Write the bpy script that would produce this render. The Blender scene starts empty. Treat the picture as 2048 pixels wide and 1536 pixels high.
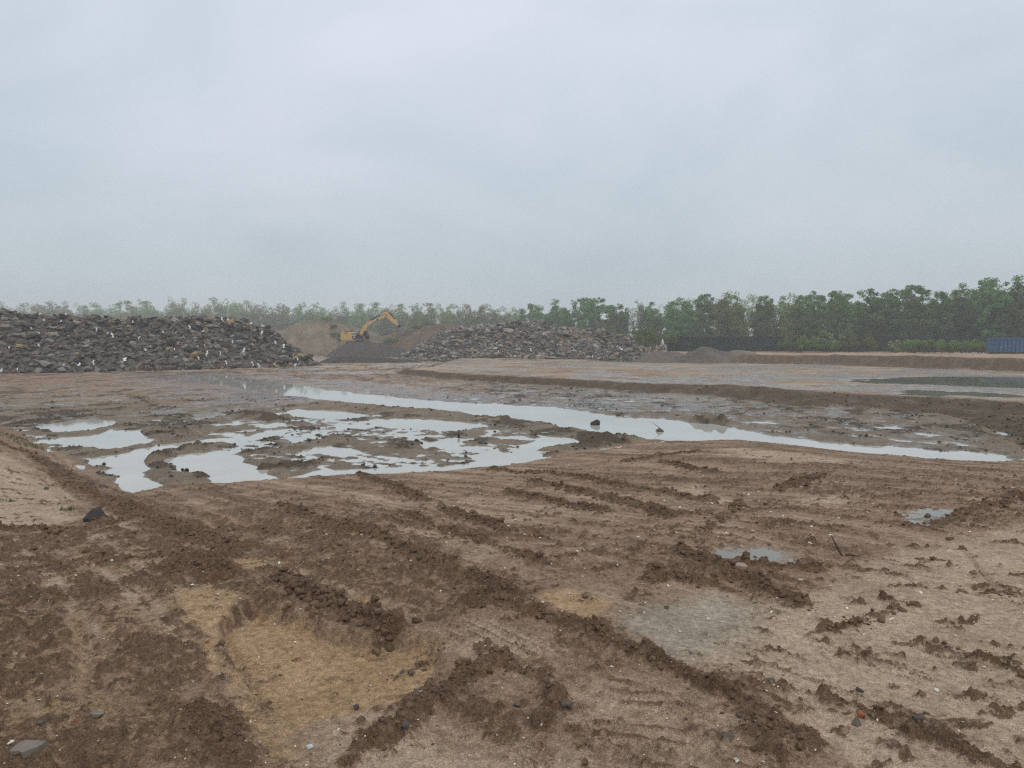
import bpy, bmesh, math, random
import numpy as np
from mathutils import Vector, Matrix, Euler
random.seed(7); RNG = np.random.default_rng(7)
sc = bpy.context.scene
COL = sc.collection
# ------------------------------------------------------------------ camera
FPX, HZ, EYE = 1479.0, 684.0, 1.7            # focal length in photo pixels, horizon row, eye height
PITCH = math.atan((768 - HZ) / FPX)
cam_d = bpy.data.cameras.new('camera'); cam = bpy.data.objects.new('camera', cam_d); COL.objects.link(cam)
cam_d.sensor_width = 36.0; cam_d.lens = FPX / 2048 * 36.0; cam_d.clip_start = 0.05; cam_d.clip_end = 9000
cam.location = (0, 0, EYE); cam.rotation_euler = (math.pi / 2 - PITCH, 0, 0)
sc.camera = cam
# ------------------------------------------------------------------ sky (overcast)
SUN_EL, SUN_ROT = math.radians(48), math.radians(150)
w = bpy.data.worlds.new('World'); sc.world = w; w.use_nodes = True
nt = w.node_tree; nt.nodes.clear()
def N(t, typ, **kw):
    n = t.nodes.new(typ)
    for k, v in kw.items(): setattr(n, k, v)
    return n
def ramp(n, stops):
    cr = n.color_ramp
    while len(cr.elements) > 1: cr.elements.remove(cr.elements[-1])
    cr.elements[0].position = stops[0][0]; cr.elements[0].color = (*stops[0][1], 1)
    for p, c in stops[1:]:
        e = cr.elements.new(p); e.color = (*c, 1)
sky = N(nt, 'ShaderNodeTexSky', sky_type='NISHITA', sun_disc=False, sun_elevation=SUN_EL, sun_rotation=SUN_ROT)
tc = N(nt, 'ShaderNodeTexCoord'); sep = N(nt, 'ShaderNodeSeparateXYZ')
nt.links.new(tc.outputs['Generated'], sep.inputs[0])
vr = N(nt, 'ShaderNodeValToRGB')
ramp(vr, [(0.0, (.470, .520, .562)), (0.10, (.478, .538, .588)), (0.22, (.522, .588, .648)), (0.36, (.605, .655, .735)), (0.6, (.66, .71, .78)), (1.0, (.75, .79, .84))])
nt.links.new(sep.outputs['Z'], vr.inputs[0])
mp = N(nt, 'ShaderNodeMapping'); mp.inputs['Scale'].default_value = (1.0, 1.0, 1.9)
nt.links.new(tc.outputs['Generated'], mp.inputs[0])
nz = N(nt, 'ShaderNodeTexNoise'); nz.inputs['Scale'].default_value = 2.1; nz.inputs['Detail'].default_value = 6; nz.inputs['Roughness'].default_value = .55; nz.inputs['Distortion'].default_value = .35
nt.links.new(mp.outputs[0], nz.inputs[0])
cr2 = N(nt, 'ShaderNodeValToRGB'); ramp(cr2, [(0.32, (.85, .895, .905)), (0.5, (.985, 1.0, .995)), (0.68, (1.13, 1.075, 1.09))])
nt.links.new(nz.outputs['Fac'], cr2.inputs[0])
mul = N(nt, 'ShaderNodeMix', data_type='RGBA', blend_type='MULTIPLY'); mul.inputs[0].default_value = 1
nt.links.new(vr.outputs[0], mul.inputs[6]); nt.links.new(cr2.outputs[0], mul.inputs[7])
sc10 = N(nt, 'ShaderNodeVectorMath', operation='SCALE'); sc10.inputs['Scale'].default_value = 10.0
nt.links.new(mul.outputs[2], sc10.inputs[0])
mx = N(nt, 'ShaderNodeMix', data_type='RGBA'); mx.inputs[0].default_value = .94     # cloud cover
nt.links.new(sky.outputs[0], mx.inputs[6]); nt.links.new(sc10.outputs[0], mx.inputs[7])
bg = N(nt, 'ShaderNodeBackground'); bg.inputs['Strength'].default_value = 0.1
ow = N(nt, 'ShaderNodeOutputWorld')
nt.links.new(mx.outputs[2], bg.inputs[0]); nt.links.new(bg.outputs[0], ow.inputs[0])
# ------------------------------------------------------------------ sun behind the cloud
sl = bpy.data.lights.new('sun', 'SUN'); so = bpy.data.objects.new('sun', sl); COL.objects.link(so)
sl.energy = 0.6; sl.angle = math.radians(35); sl.color = (1, .97, .93)
so.rotation_euler = Vector((math.sin(SUN_ROT) * math.cos(SUN_EL), math.cos(SUN_ROT) * math.cos(SUN_EL), math.sin(SUN_EL))).to_track_quat('Z', 'Y').to_euler()
so.location = (0, 0, 60)
# ------------------------------------------------------------------ exposure
vs = sc.view_settings; vs.view_transform = 'Standard'; vs.look = 'None'; vs.exposure = 0.20; vs.gamma = 1.0; vs.use_curve_mapping = False
sc.cycles.use_denoising = False; sc.cycles.use_adaptive_sampling = False; sc.cycles.filter_width = 1.3; sc.cycles.max_bounces = 6; sc.cycles.volume_bounces = 1; sc.cycles.transparent_max_bounces = 8
sc.cycles.diffuse_bounces = 3; sc.cycles.glossy_bounces = 3

# ================================================================== helpers
def tag(o, label=None, cat=None, group=None, kind=None):
    if label: o['label'] = label
    if cat: o['category'] = cat
    if group: o['group'] = group
    if kind: o['kind'] = kind
    return o
def mobj(name, me, parent=None, loc=None, rot=None, scale=None):
    o = bpy.data.objects.new(name, me); COL.objects.link(o)
    if parent is not None: o.parent = parent
    if loc is not None: o.location = loc
    if rot is not None: o.rotation_euler = rot
    if scale is not None: o.scale = scale if hasattr(scale, '__len__') else (scale,) * 3
    return o
def empty(name, loc=(0, 0, 0), rz=0.0):
    o = bpy.data.objects.new(name, None); COL.objects.link(o); o.location = loc; o.rotation_euler = (0, 0, rz); o.empty_display_size = .2
    return o
def mesh_np(name, V, F, mats=(), smooth=False, mi=None):
    V = np.ascontiguousarray(V, np.float32).reshape(-1, 3); F = np.ascontiguousarray(F, np.int32)
    me = bpy.data.meshes.new(name); n, k = F.shape
    me.vertices.add(len(V)); me.vertices.foreach_set('co', V.ravel())
    me.loops.add(n * k); me.loops.foreach_set('vertex_index', F.ravel())
    me.polygons.add(n); me.polygons.foreach_set('loop_start', np.arange(0, n * k, k, dtype=np.int32))
    me.polygons.foreach_set('use_smooth', np.full(n, smooth, bool))
    for m in mats: me.materials.append(m)
    if mi is not None: me.polygons.foreach_set('material_index', np.asarray(mi, np.int32))
    me.update(calc_edges=True); return me
def fattr(me, name, A):
    A = np.asarray(A, np.float32)
    if A.ndim == 2:
        a = me.attributes.new(name, 'FLOAT_COLOR', 'POINT'); a.data.foreach_set('color', A.ravel())
    else:
        a = me.attributes.new(name, 'FLOAT', 'POINT'); a.data.foreach_set('value', A)
class MB:
    def __init__(s): s.v = []; s.f = []
    def add(s, V, F):
        b = len(s.v); s.v += [tuple(p) for p in V]; s.f += [tuple(i + b for i in f) for f in F]; return s
    def box(s, c, d, rot=None, taper=1.0):
        V = []
        for z in (-.5, .5):
            t = 1.0 if z < 0 else taper
            for x, y in ((-.5, -.5), (.5, -.5), (.5, .5), (-.5, .5)):
                p = Vector((x * d[0] * t, y * d[1] * t, z * d[2]))
                if rot is not None: p = rot @ p
                V.append(p + Vector(c))
        return s.add(V, [(3, 2, 1, 0), (4, 5, 6, 7), (0, 1, 5, 4), (1, 2, 6, 5), (2, 3, 7, 6), (3, 0, 4, 7)])
    def prism(s, prof, y0, y1):      # profile in (x, z), extruded along y
        n = len(prof)
        V = [(p[0], y0, p[1]) for p in prof] + [(p[0], y1, p[1]) for p in prof]
        return s.add(V, [tuple(range(n)), tuple(range(2 * n - 1, n - 1, -1))] + [(i, i + n, (i + 1) % n + n, (i + 1) % n) for i in range(n)])
    def cyl(s, a, b, r0, r1=None, n=8):
        r1 = r0 if r1 is None else r1
        a, b = Vector(a), Vector(b); q = (b - a).to_track_quat('Z', 'Y'); V = []
        for p, r in ((a, r0), (b, r1)):
            for i in range(n):
                t = 2 * math.pi * i / n
                V.append(p + q @ Vector((math.cos(t) * r, math.sin(t) * r, 0)))
        return s.add(V, [tuple(range(n - 1, -1, -1)), tuple(range(n, 2 * n))] + [(i, (i + 1) % n, (i + 1) % n + n, i + n) for i in range(n)])
    def mesh(s, name, mat, smooth=False, bevel=0):
        me = bpy.data.meshes.new(name); me.from_pydata(s.v, [], s.f); me.materials.append(mat)
        bm = bmesh.new(); bm.from_mesh(me); bmesh.ops.recalc_face_normals(bm, faces=bm.faces)
        if bevel: bmesh.ops.bevel(bm, geom=[e for e in bm.edges if e.is_manifold and e.calc_face_angle(0) > .5], offset=bevel, segments=2, affect='EDGES', profile=.6)
        if smooth:
            for f in bm.faces: f.smooth = True
        bm.to_mesh(me); bm.free(); return me
    def build(s, name, mat, parent=None, **kw):
        loc = kw.pop('loc', None); rot = kw.pop('rot', None)
        return mobj(name, s.mesh(name, mat, **kw), parent, loc, rot)

# ---- numpy noise
def _h(ix, iy, s):
    n = (ix.astype(np.uint32) * np.uint32(374761393) + iy.astype(np.uint32) * np.uint32(668265263) + np.uint32(s * 2246822519 & 0xffffffff))
    n = (n ^ (n >> np.uint32(13))) * np.uint32(1274126177)
    n = (n ^ (n >> np.uint32(16))) * np.uint32(2654435761)
    return ((n ^ (n >> np.uint32(15))) & np.uint32(0xffffff)).astype(np.float32) / 16777215.0
def vn(x, y, s=0):
    fx, fy = np.floor(x), np.floor(y); ix, iy = fx.astype(np.int64), fy.astype(np.int64)
    tx, ty = (x - fx).astype(np.float32), (y - fy).astype(np.float32)
    tx = tx * tx * tx * (tx * (tx * 6 - 15) + 10); ty = ty * ty * ty * (ty * (ty * 6 - 15) + 10)
    a = _h(ix, iy, s); b = _h(ix + 1, iy, s); c = _h(ix, iy + 1, s); d = _h(ix + 1, iy + 1, s)
    return ((a * (1 - tx) + b * tx) * (1 - ty) + (c * (1 - tx) + d * tx) * ty) * 2 - 1
def fbm(x, y, o=4, s=0, g=.5):
    r = 0; a = 1; t = 0
    for i in range(o):
        r = r + a * vn(x, y, s + i * 17); t += a; a *= g
        x, y = x * 1.62 + y * 1.21 + 11.3, y * 1.62 - x * 1.21 + 5.7
    return r / t
def cells(x, y, s=0, dens=.8):       # clod field: 0..1 dome heights
    fx, fy = np.floor(x), np.floor(y); best = np.zeros(x.shape, np.float32)
    for dx in (-1, 0, 1):
        for dy in (-1, 0, 1):
            ix, iy = (fx + dx).astype(np.int64), (fy + dy).astype(np.int64)
            px = fx + dx + _h(ix, iy, s); py = fy + dy + _h(ix, iy, s + 3); r = (.25 + .6 * _h(ix, iy, s + 5)) * (_h(ix, iy, s + 9) < dens)
            q = 1 - ((x - px) ** 2 + (y - py) ** 2) / np.maximum(r * r, 1e-4)
            best = np.maximum(best, np.sqrt(np.clip(q, 0, 1)) * r)
    return best
def sm(a, b, x):
    t = np.clip((x - a) / (b - a), 0, 1); return t * t * (3 - 2 * t)
def seg_dist(x, y, pts, closed=False, par=False):
    P = [tuple(p[:2]) for p in pts]; P = P + [P[0]] if closed else P
    D = np.full(np.shape(x), 1e9); T = np.zeros(np.shape(x))
    for i in range(len(P) - 1):
        (ax, ay), (bx, by) = P[i], P[i + 1]; dx, dy = bx - ax, by - ay
        t = np.clip(((x - ax) * dx + (y - ay) * dy) / max(dx * dx + dy * dy, 1e-9), 0, 1)
        d = np.hypot(x - ax - t * dx, y - ay - t * dy)
        if par: T = np.where(d < D, i + t, T)
        D = np.minimum(D, d)
    return (D, T) if par else D
def inside(x, y, P):
    r = np.zeros(np.shape(x), bool); n = len(P)
    for i in range(n):
        ax, ay = P[i][:2]; bx, by = P[(i + 1) % n][:2]
        if ay == by: continue
        r ^= ((ay > y) != (by > y)) & (x < (bx - ax) * (y - ay) / (by - ay) + ax)
    return r
def sdf(x, y, P):                     # >0 inside
    d = seg_dist(x, y, P, True); return np.where(inside(x, y, P), d, -d)

# ---- measuring: photo pixel -> point on a level plane / on the broad terrain
def ray(u, v):
    a, b = (u - 1024) / FPX, -(v - 768) / FPX; c, s = math.cos(PITCH), math.sin(PITCH)
    return np.array((a, c + b * s, -s + b * c))
def G(u, v, z):
    d = ray(u, v); t = (z - EYE) / d[2]; return (d[0] * t, d[1] * t)
def at(u, v, y):                      # point seen at (u, v) standing at depth y
    d = ray(u, v); t = y / d[1]; return (d[0] * t, y, EYE + d[2] * t)

# ================================================================== the lie of the land
WL = -0.90                            # water level in the pit
shore_px = [(-60, 840), (0, 857), (60, 886), (150, 930), (205, 975), (262, 990), (320, 976), (450, 970), (560, 958), (680, 945), (790, 944), (880, 942), (1000, 930), (1080, 917), (1150, 907), (1250, 892), (1340, 882), (1480, 880), (1600, 892), (1750, 907), (1900, 918), (2048, 926)]
SHORE = [G(u, v, WL) for u, v in shore_px]
PLAT = [(-70, 75)] + SHORE + [(60, 15.0), (60, -80), (-70, -80)]
foot_px = [(787, 746), (873, 757), (990, 764), (1147, 774), (1303, 784), (1400, 789), (1482, 799), (1556, 808), (1665, 812), (1775, 820), (1900, 830), (1960, 850), (2010, 876), (2048, 899)]
FOOT = [G(u, v, -.86) for u, v in foot_px]
TERR = FOOT + [(60, 15.6), (160, 15.6), (160, 400), (FOOT[0][0] + 3, 400), (FOOT[0][0] + 1.5, FOOT[0][1] + 4)]
far_px = [(1310, 720), (1400, 724), (1560, 728), (1650, 729), (1750, 733), (1850, 736), (1950, 740), (2048, 744)]
FAR = [G(u, v, -.9) for u, v in far_px]
FARP = FAR + [(110, 40), (4000, 40), (4000, 4000), (FAR[0][0] + 4, 4000), (FAR[0][0] - 1, FAR[0][1] + 6)]
chan_px = [(350, 744), (450, 753), (560, 767), (700, 787), (850, 801), (950, 808), (1100, 815), (1220, 832), (1350, 840), (1420, 850), (1480, 860), (1600, 880), (1760, 895), (1900, 905), (2000, 912), (2032, 922), (1900, 930), (1750, 922), (1600, 905), (1500, 892), (1380, 884), (1280, 877), (1170, 862), (1100, 850), (1000, 835), (900, 822), (760, 810), (650, 798), (520, 781), (400, 760)]
CHAN = [G(u, v, WL) for u, v in chan_px]
pool_px = [
 [(195, 915), (255, 904), (330, 890), (420, 876), (510, 872), (560, 862), (570, 868), (470, 884), (385, 893), (330, 903), (297, 920), (290, 935), (310, 955), (330, 976), (280, 992), (230, 990), (235, 955), (212, 932)],
 [(335, 920), (362, 906), (432, 904), (490, 910), (502, 930), (555, 957), (480, 972), (450, 968), (405, 950), (352, 940)],
 [(70, 885), (130, 873), (210, 868), (236, 858), (275, 864), (312, 886), (240, 894), (150, 893)],
 [(70, 858), (120, 845), (190, 837), (230, 845), (215, 855), (120, 866)],
 [(530, 829), (600, 819), (690, 823), (745, 833), (700, 838), (620, 838)],
 [(290, 827), (350, 819), (376, 824), (330, 831)],
 [(385, 830), (440, 822), (450, 830), (400, 838)],
 [(740, 845), (800, 838), (900, 842), (990, 852), (920, 862), (800, 856)],
 [(560, 875), (640, 868), (640, 878), (590, 884)],
 [(605, 905), (640, 896), (690, 899), (740, 905), (690, 910)],
 [(840, 884), (910, 878), (926, 888), (905, 898), (850, 899)],
 [(560, 958), (640, 942), (760, 940), (850, 932), (885, 936), (960, 925), (1000, 912), (1060, 900), (1075, 916), (1000, 934), (880, 947), (760, 950), (640, 952)],
 [(935, 915), (970, 900), (1010, 905), (1040, 915), (960, 930)],
 [(1035, 890), (1090, 878), (1145, 876), (1150, 885), (1080, 898), (1045, 900)],
 [(660, 850), (760, 848), (760, 856), (690, 860)],
 [(500, 848), (560, 846), (600, 852), (520, 858)],
]
POOLS = [[G(u, v, WL) for u, v in p] for p in pool_px]
isle_px = [(1388, 843), (1425, 833), (1456, 843), (1430, 852)]
TP = [([(1690, 763), (1760, 757), (1900, 755), (2060, 756), (2120, 765), (2060, 780), (1950, 777), (1860, 771), (1760, 769)], -.70),
      ([(1760, 789), (1850, 783), (1960, 784), (2060, 790), (2120, 800), (2050, 799), (1950, 794), (1850, 793)], -.60),
      ([(1180, 720), (1290, 718), (1400, 719), (1440, 722), (1400, 726), (1280, 727), (1200, 725)], -.92)]
TPUD = [([G(u, v, z) for u, v in p], z) for p, z in TP]

def broad(x, y):
    """height of the land without ridges, ruts and clods"""
    x = np.asarray(x, float); y = np.asarray(y, float)
    z = np.interp(y, [0, 70, 148, 220, 5000], [-.86, -.88, -1.3, -.7, -.5])
    lo = -.86
    st = sdf(x, y, TERR)
    wt = np.interp(x, [-10, 5, 8, 14], [.9, 1.0, 1.5, 3.4])
    dfar = seg_dist(x, y, FAR)
    zt = -.5 - .4 * sm(0, 1, st / np.maximum(st + dfar, 1e-6) * 1.02)
    zt = np.where(st > 0, z + (np.maximum(zt, z) - z) * sm(0, 1, st / wt * .95 + .05), z)
    z = np.where(st > 0, zt, z)
    sf = sdf(x, y, FARP)
    ztop = np.interp(y, [50, 75, 120, 200, 5000], [.26, .20, .02, -.1, -.1])
    z = np.where(sf > 0, z + (ztop - z) * sm(0, 1, sf / 1.9), z)
    sp = sdf(x, y, PLAT)
    wp = np.interp(x, [-12, -9, -7.5, -6, -1, 20], [2.0, 3.2, 6.5, 8.6, 9, 9.5])
    t = np.clip(sp / wp, 0, 1)
    zp = WL + .035 * sm(-.15, .35, sp) + (0 - WL - .035) * t ** 1.12
    z = np.where(sp > -.15, zp, z)
    return z
def hit(u, v):
    """where the ray through a photo pixel meets the broad terrain"""
    d = ray(u, v); t = np.geomspace(1.8, 260, 5000); P = d[None] * t[:, None]; zz = broad(P[:, 0], P[:, 1])
    k = np.argmax(P[:, 2] + EYE < zz); return (P[k, 0], P[k, 1])
def hits(L): return [hit(u, v) for u, v in L]

# ---- ridges thrown up by tracks and bucket: (photo polyline, half width m, height m)
RIDGES = [([(925, 1208), (1010, 1215), (1100, 1245), (1200, 1280), (1300, 1325), (1400, 1375), (1500, 1425), (1620, 1500)], .10, .085),
 ([(940, 1200), (958, 1188), (985, 1200)], .10, .13),
 ([(1010, 1345), (930, 1370), (870, 1420), (790, 1480), (700, 1530)], .11, .09), ([(1000, 1345), (1085, 1368), (1115, 1420), (1085, 1470)], .085, .09),
 ([(1650, 1400), (1720, 1420), (1800, 1465), (1900, 1500), (2060, 1550)], .085, .04),
 ([(1480, 1440), (1530, 1480), (1560, 1530)], .09, .05),
 ([(1060, 968), (1150, 980), (1250, 1005), (1350, 1035)], .16, .10), ([(1015, 985), (1100, 1000), (1200, 1022)], .15, .09),
 ([(985, 938), (1100, 950), (1200, 965), (1320, 985), (1420, 1004)], .18, .08), ([(880, 1015), (950, 1035), (1020, 1057)], .14, .08),
 ([(690, 1048), (780, 1085), (870, 1120), (950, 1150), (1030, 1192)], .13, .07), ([(720, 945), (790, 975), (850, 1000)], .16, .06),
 ([(800, 1020), (900, 1060), (1000, 1095), (1100, 1130)], .12, .03), ([(560, 1010), (640, 1040), (700, 1062)], .12, .04),
 ([(1360, 1100), (1450, 1140), (1520, 1170), (1610, 1212)], .10, .045), ([(1330, 1105), (1420, 1112), (1500, 1128), (1640, 1143)], .09, .035),
 ([(1250, 925), (1330, 912), (1400, 905)], .22, .07), ([(1330, 925), (1430, 942)], .2, .07), ([(1560, 980), (1640, 950)], .2, .06),
 ([(1880, 1045), (1950, 1018), (2060, 990)], .16, .07), ([(1690, 1255), (1740, 1240), (1795, 1222)], .075, .022), ([(1640, 1262), (1690, 1256)], .06, .03),
 ([(1840, 1280), (1900, 1292), (1980, 1320), (2060, 1348)], .07, .022), ([(1960, 1185), (2060, 1200)], .1, .022), ([(1760, 1200), (1830, 1215)], .07, .03),
 ([(-40, 872), (60, 908), (130, 953), (200, 995), (262, 1020)], .30, .07), ([(-30, 1058), (60, 1062), (170, 1056), (250, 1042)], .16, .07),
 ([(250, 1020), (330, 1050), (400, 1082), (468, 1100)], .22, .10), ([(200, 1120), (330, 1120), (460, 1120)], .2, .05),
 ([(330, 1150), (400, 1140), (470, 1145)], .10, .06), ([(560, 1165), (640, 1190), (700, 1225), (780, 1255)], .14, .09), ([(380, 1440), (450, 1500), (480, 1540)], .12, .07),
 ([(1300, 1160), (1350, 1152), (1400, 1165)], .12, .04), ([(1480, 1000), (1440, 1040), (1390, 1075)], .1, .008), ([(780, 1330), (850, 1305), (900, 1310)], .06, .02)]
RIDGES = [(hits(p), w_ * .62, h_ * .46) for p, w_, h_ in RIDGES]
GROOVES = [([(165, 1235), (160, 1290), (175, 1350), (215, 1420)], .05, .03), ([(82, 1290), (80, 1345)], .04, .025), ([(1935, 1105), (1960, 1140), (1985, 1176)], .018, .025),
 ([(1600, 1268), (1660, 1288), (1740, 1322)], .02, .015), ([(440, 1250), (480, 1320), (510, 1390)], .05, .02), ([(1720, 1163), (1850, 1172), (1985, 1174)], .02, .012)]
GROOVES = [(hits(p), w_, h_) for p, w_, h_ in GROOVES]
BOWL = hits([(432, 1246), (500, 1206), (570, 1213), (630, 1240), (720, 1266), (790, 1263), (870, 1283), (900, 1330), (850, 1385), (740, 1432), (600, 1452), (520, 1420), (470, 1330)])
PITS = [(hits([(610, 1170), (640, 1158), (690, 1180), (760, 1195), (700, 1210), (640, 1190)]), .05), (hits([(385, 1046), (470, 1088), (560, 1082), (685, 1052), (560, 1038), (450, 1035)]), .05),
        (hits([(90, 1062), (150, 1060), (200, 1072), (130, 1090)]), .07), (hits([(330, 1172), (380, 1160), (450, 1150), (470, 1160), (420, 1172)]), .07), (hits([(400, 1480), (450, 1470), (480, 1500), (420, 1510)]), .05)]
PUD = [(hits([(1838, 1030), (1860, 1022), (1900, 1024), (1915, 1032), (1880, 1042), (1850, 1040)]),), (hits([(1440, 1108), (1480, 1092), (1530, 1096), (1590, 1108), (1570, 1122), (1500, 1120), (1465, 1116)]),)]
PUD = [(p[0], float(np.mean(broad(np.array([q[0] for q in p[0]]), np.array([q[1] for q in p[0]])))) - .012) for p in PUD]
SANDS = [hits([(432, 1250), (500, 1206), (560, 1213), (700, 1262), (790, 1272), (870, 1283), (900, 1325), (830, 1385), (700, 1440), (640, 1470), (560, 1500), (480, 1340)]),
 hits([(330, 1190), (400, 1178), (500, 1192), (440, 1250), (470, 1330), (530, 1420), (620, 1545), (540, 1545), (450, 1390), (370, 1270)]),
 hits([(690, 1185), (740, 1180), (780, 1196), (740, 1206), (700, 1198)]),
 hits([(450, 1122), (520, 1112), (560, 1130), (500, 1142)]), hits([(1070, 1190), (1140, 1170), (1230, 1200), (1250, 1240), (1180, 1250), (1100, 1220)]), hits([(1610, 1190), (1700, 1170), (1750, 1195), (1690, 1225), (1620, 1225)]),
 hits([(280, 1028), (330, 1036), (390, 1058), (370, 1066), (310, 1046)]), hits([(150, 1228), (172, 1230), (185, 1350), (230, 1425), (190, 1430), (160, 1350)])]
SILTS_L = hits([(-80, 885), (10, 905), (70, 940), (130, 990), (170, 1040), (100, 1052), (-80, 1052)])
SILTS = [hits([(1230, 1240), (1300, 1190), (1420, 1165), (1560, 1195), (1700, 1130), (1850, 1080), (2150, 1020), (2200, 1560), (1800, 1700), (1650, 1520), (1480, 1400), (1300, 1310)]),
 hits([(860, 1270), (930, 1235), (1010, 1245), (1130, 1290), (1090, 1325), (960, 1320)]), hits([(390, 1048), (470, 1088), (560, 1082), (690, 1050), (560, 1068), (470, 1072)]),
 hits([(880, 1075), (960, 1070), (1010, 1110), (950, 1125)]), hits([(1300, 980), (1420, 1010), (1500, 1012), (1400, 965)]), hits([(1430, 900), (1600, 905), (1750, 930), (1560, 930)]), hits([(1580, 995), (1720, 990), (1730, 1010), (1600, 1012)]),
 hits([(620, 1450), (850, 1440), (900, 1500), (1200, 1530), (1200, 1600), (560, 1600)])]
SILTS.append(SILTS_L)
LUG = hits([(1150, 1375), (1290, 1345), (1470, 1425), (1545, 1510), (1560, 1570), (1250, 1580), (1120, 1480)])
PALE = hits([(1240, 1250), (1290, 1208), (1420, 1188), (1510, 1215), (1500, 1270), (1420, 1312), (1330, 1312)])
MOUNDS = [([(600, 895), (660, 879), (700, 882), (760, 897), (800, 904)], .55, .17), ([(575, 932), (600, 929)], .5, .13), ([(545, 834), (552, 834)], .6, .18), ([(530, 852), (580, 851)], .8, .18),
 ([(430, 890), (350, 899), (303, 916), (298, 936), (320, 955), (380, 952)], .33, .11), ([(222, 906), (300, 892), (357, 881)], .3, .08), ([(330, 863), (420, 860)], .7, .12), ([(700, 818), (830, 822), (930, 830)], 1.2, .14),
 ([(980, 838), (1060, 848), (1160, 866), (1200, 878)], .7, .14), ([(1100, 895), (1180, 890), (1260, 880)], .6, .1), ([(1398, 846), (1425, 844), (1448, 848)], .27, .62), ([(490, 830), (520, 838)], .6, .1), ([(650, 808), (720, 812)], 1.0, .1),
 ([(960, 870), (1020, 872)], .6, .08), ([(250, 812), (330, 806)], 1.5, .12), ([(1560, 882), (1700, 893)], .4, .08), ([(1300, 828), (1380, 838)], .6, .06)]
MOUNDS = [([G(u, v, WL) for u, v in p], w_, h_) for p, w_, h_ in MOUNDS]
MOSAIC = [G(u, v, WL) for u, v in [(480, 838), (700, 838), (900, 840), (1160, 872), (1050, 905), (880, 938), (600, 945), (520, 905), (400, 890)]]
def bbx(P, m):
    a = np.array([p[:2] for p in P]); return a[:, 0].min() - m, a[:, 0].max() + m, a[:, 1].min() - m, a[:, 1].max() + m
def sub(x, y, P, m):
    b = bbx(P, m); return np.nonzero((x > b[0]) & (x < b[1]) & (y > b[2]) & (y < b[3]))[0]

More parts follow.
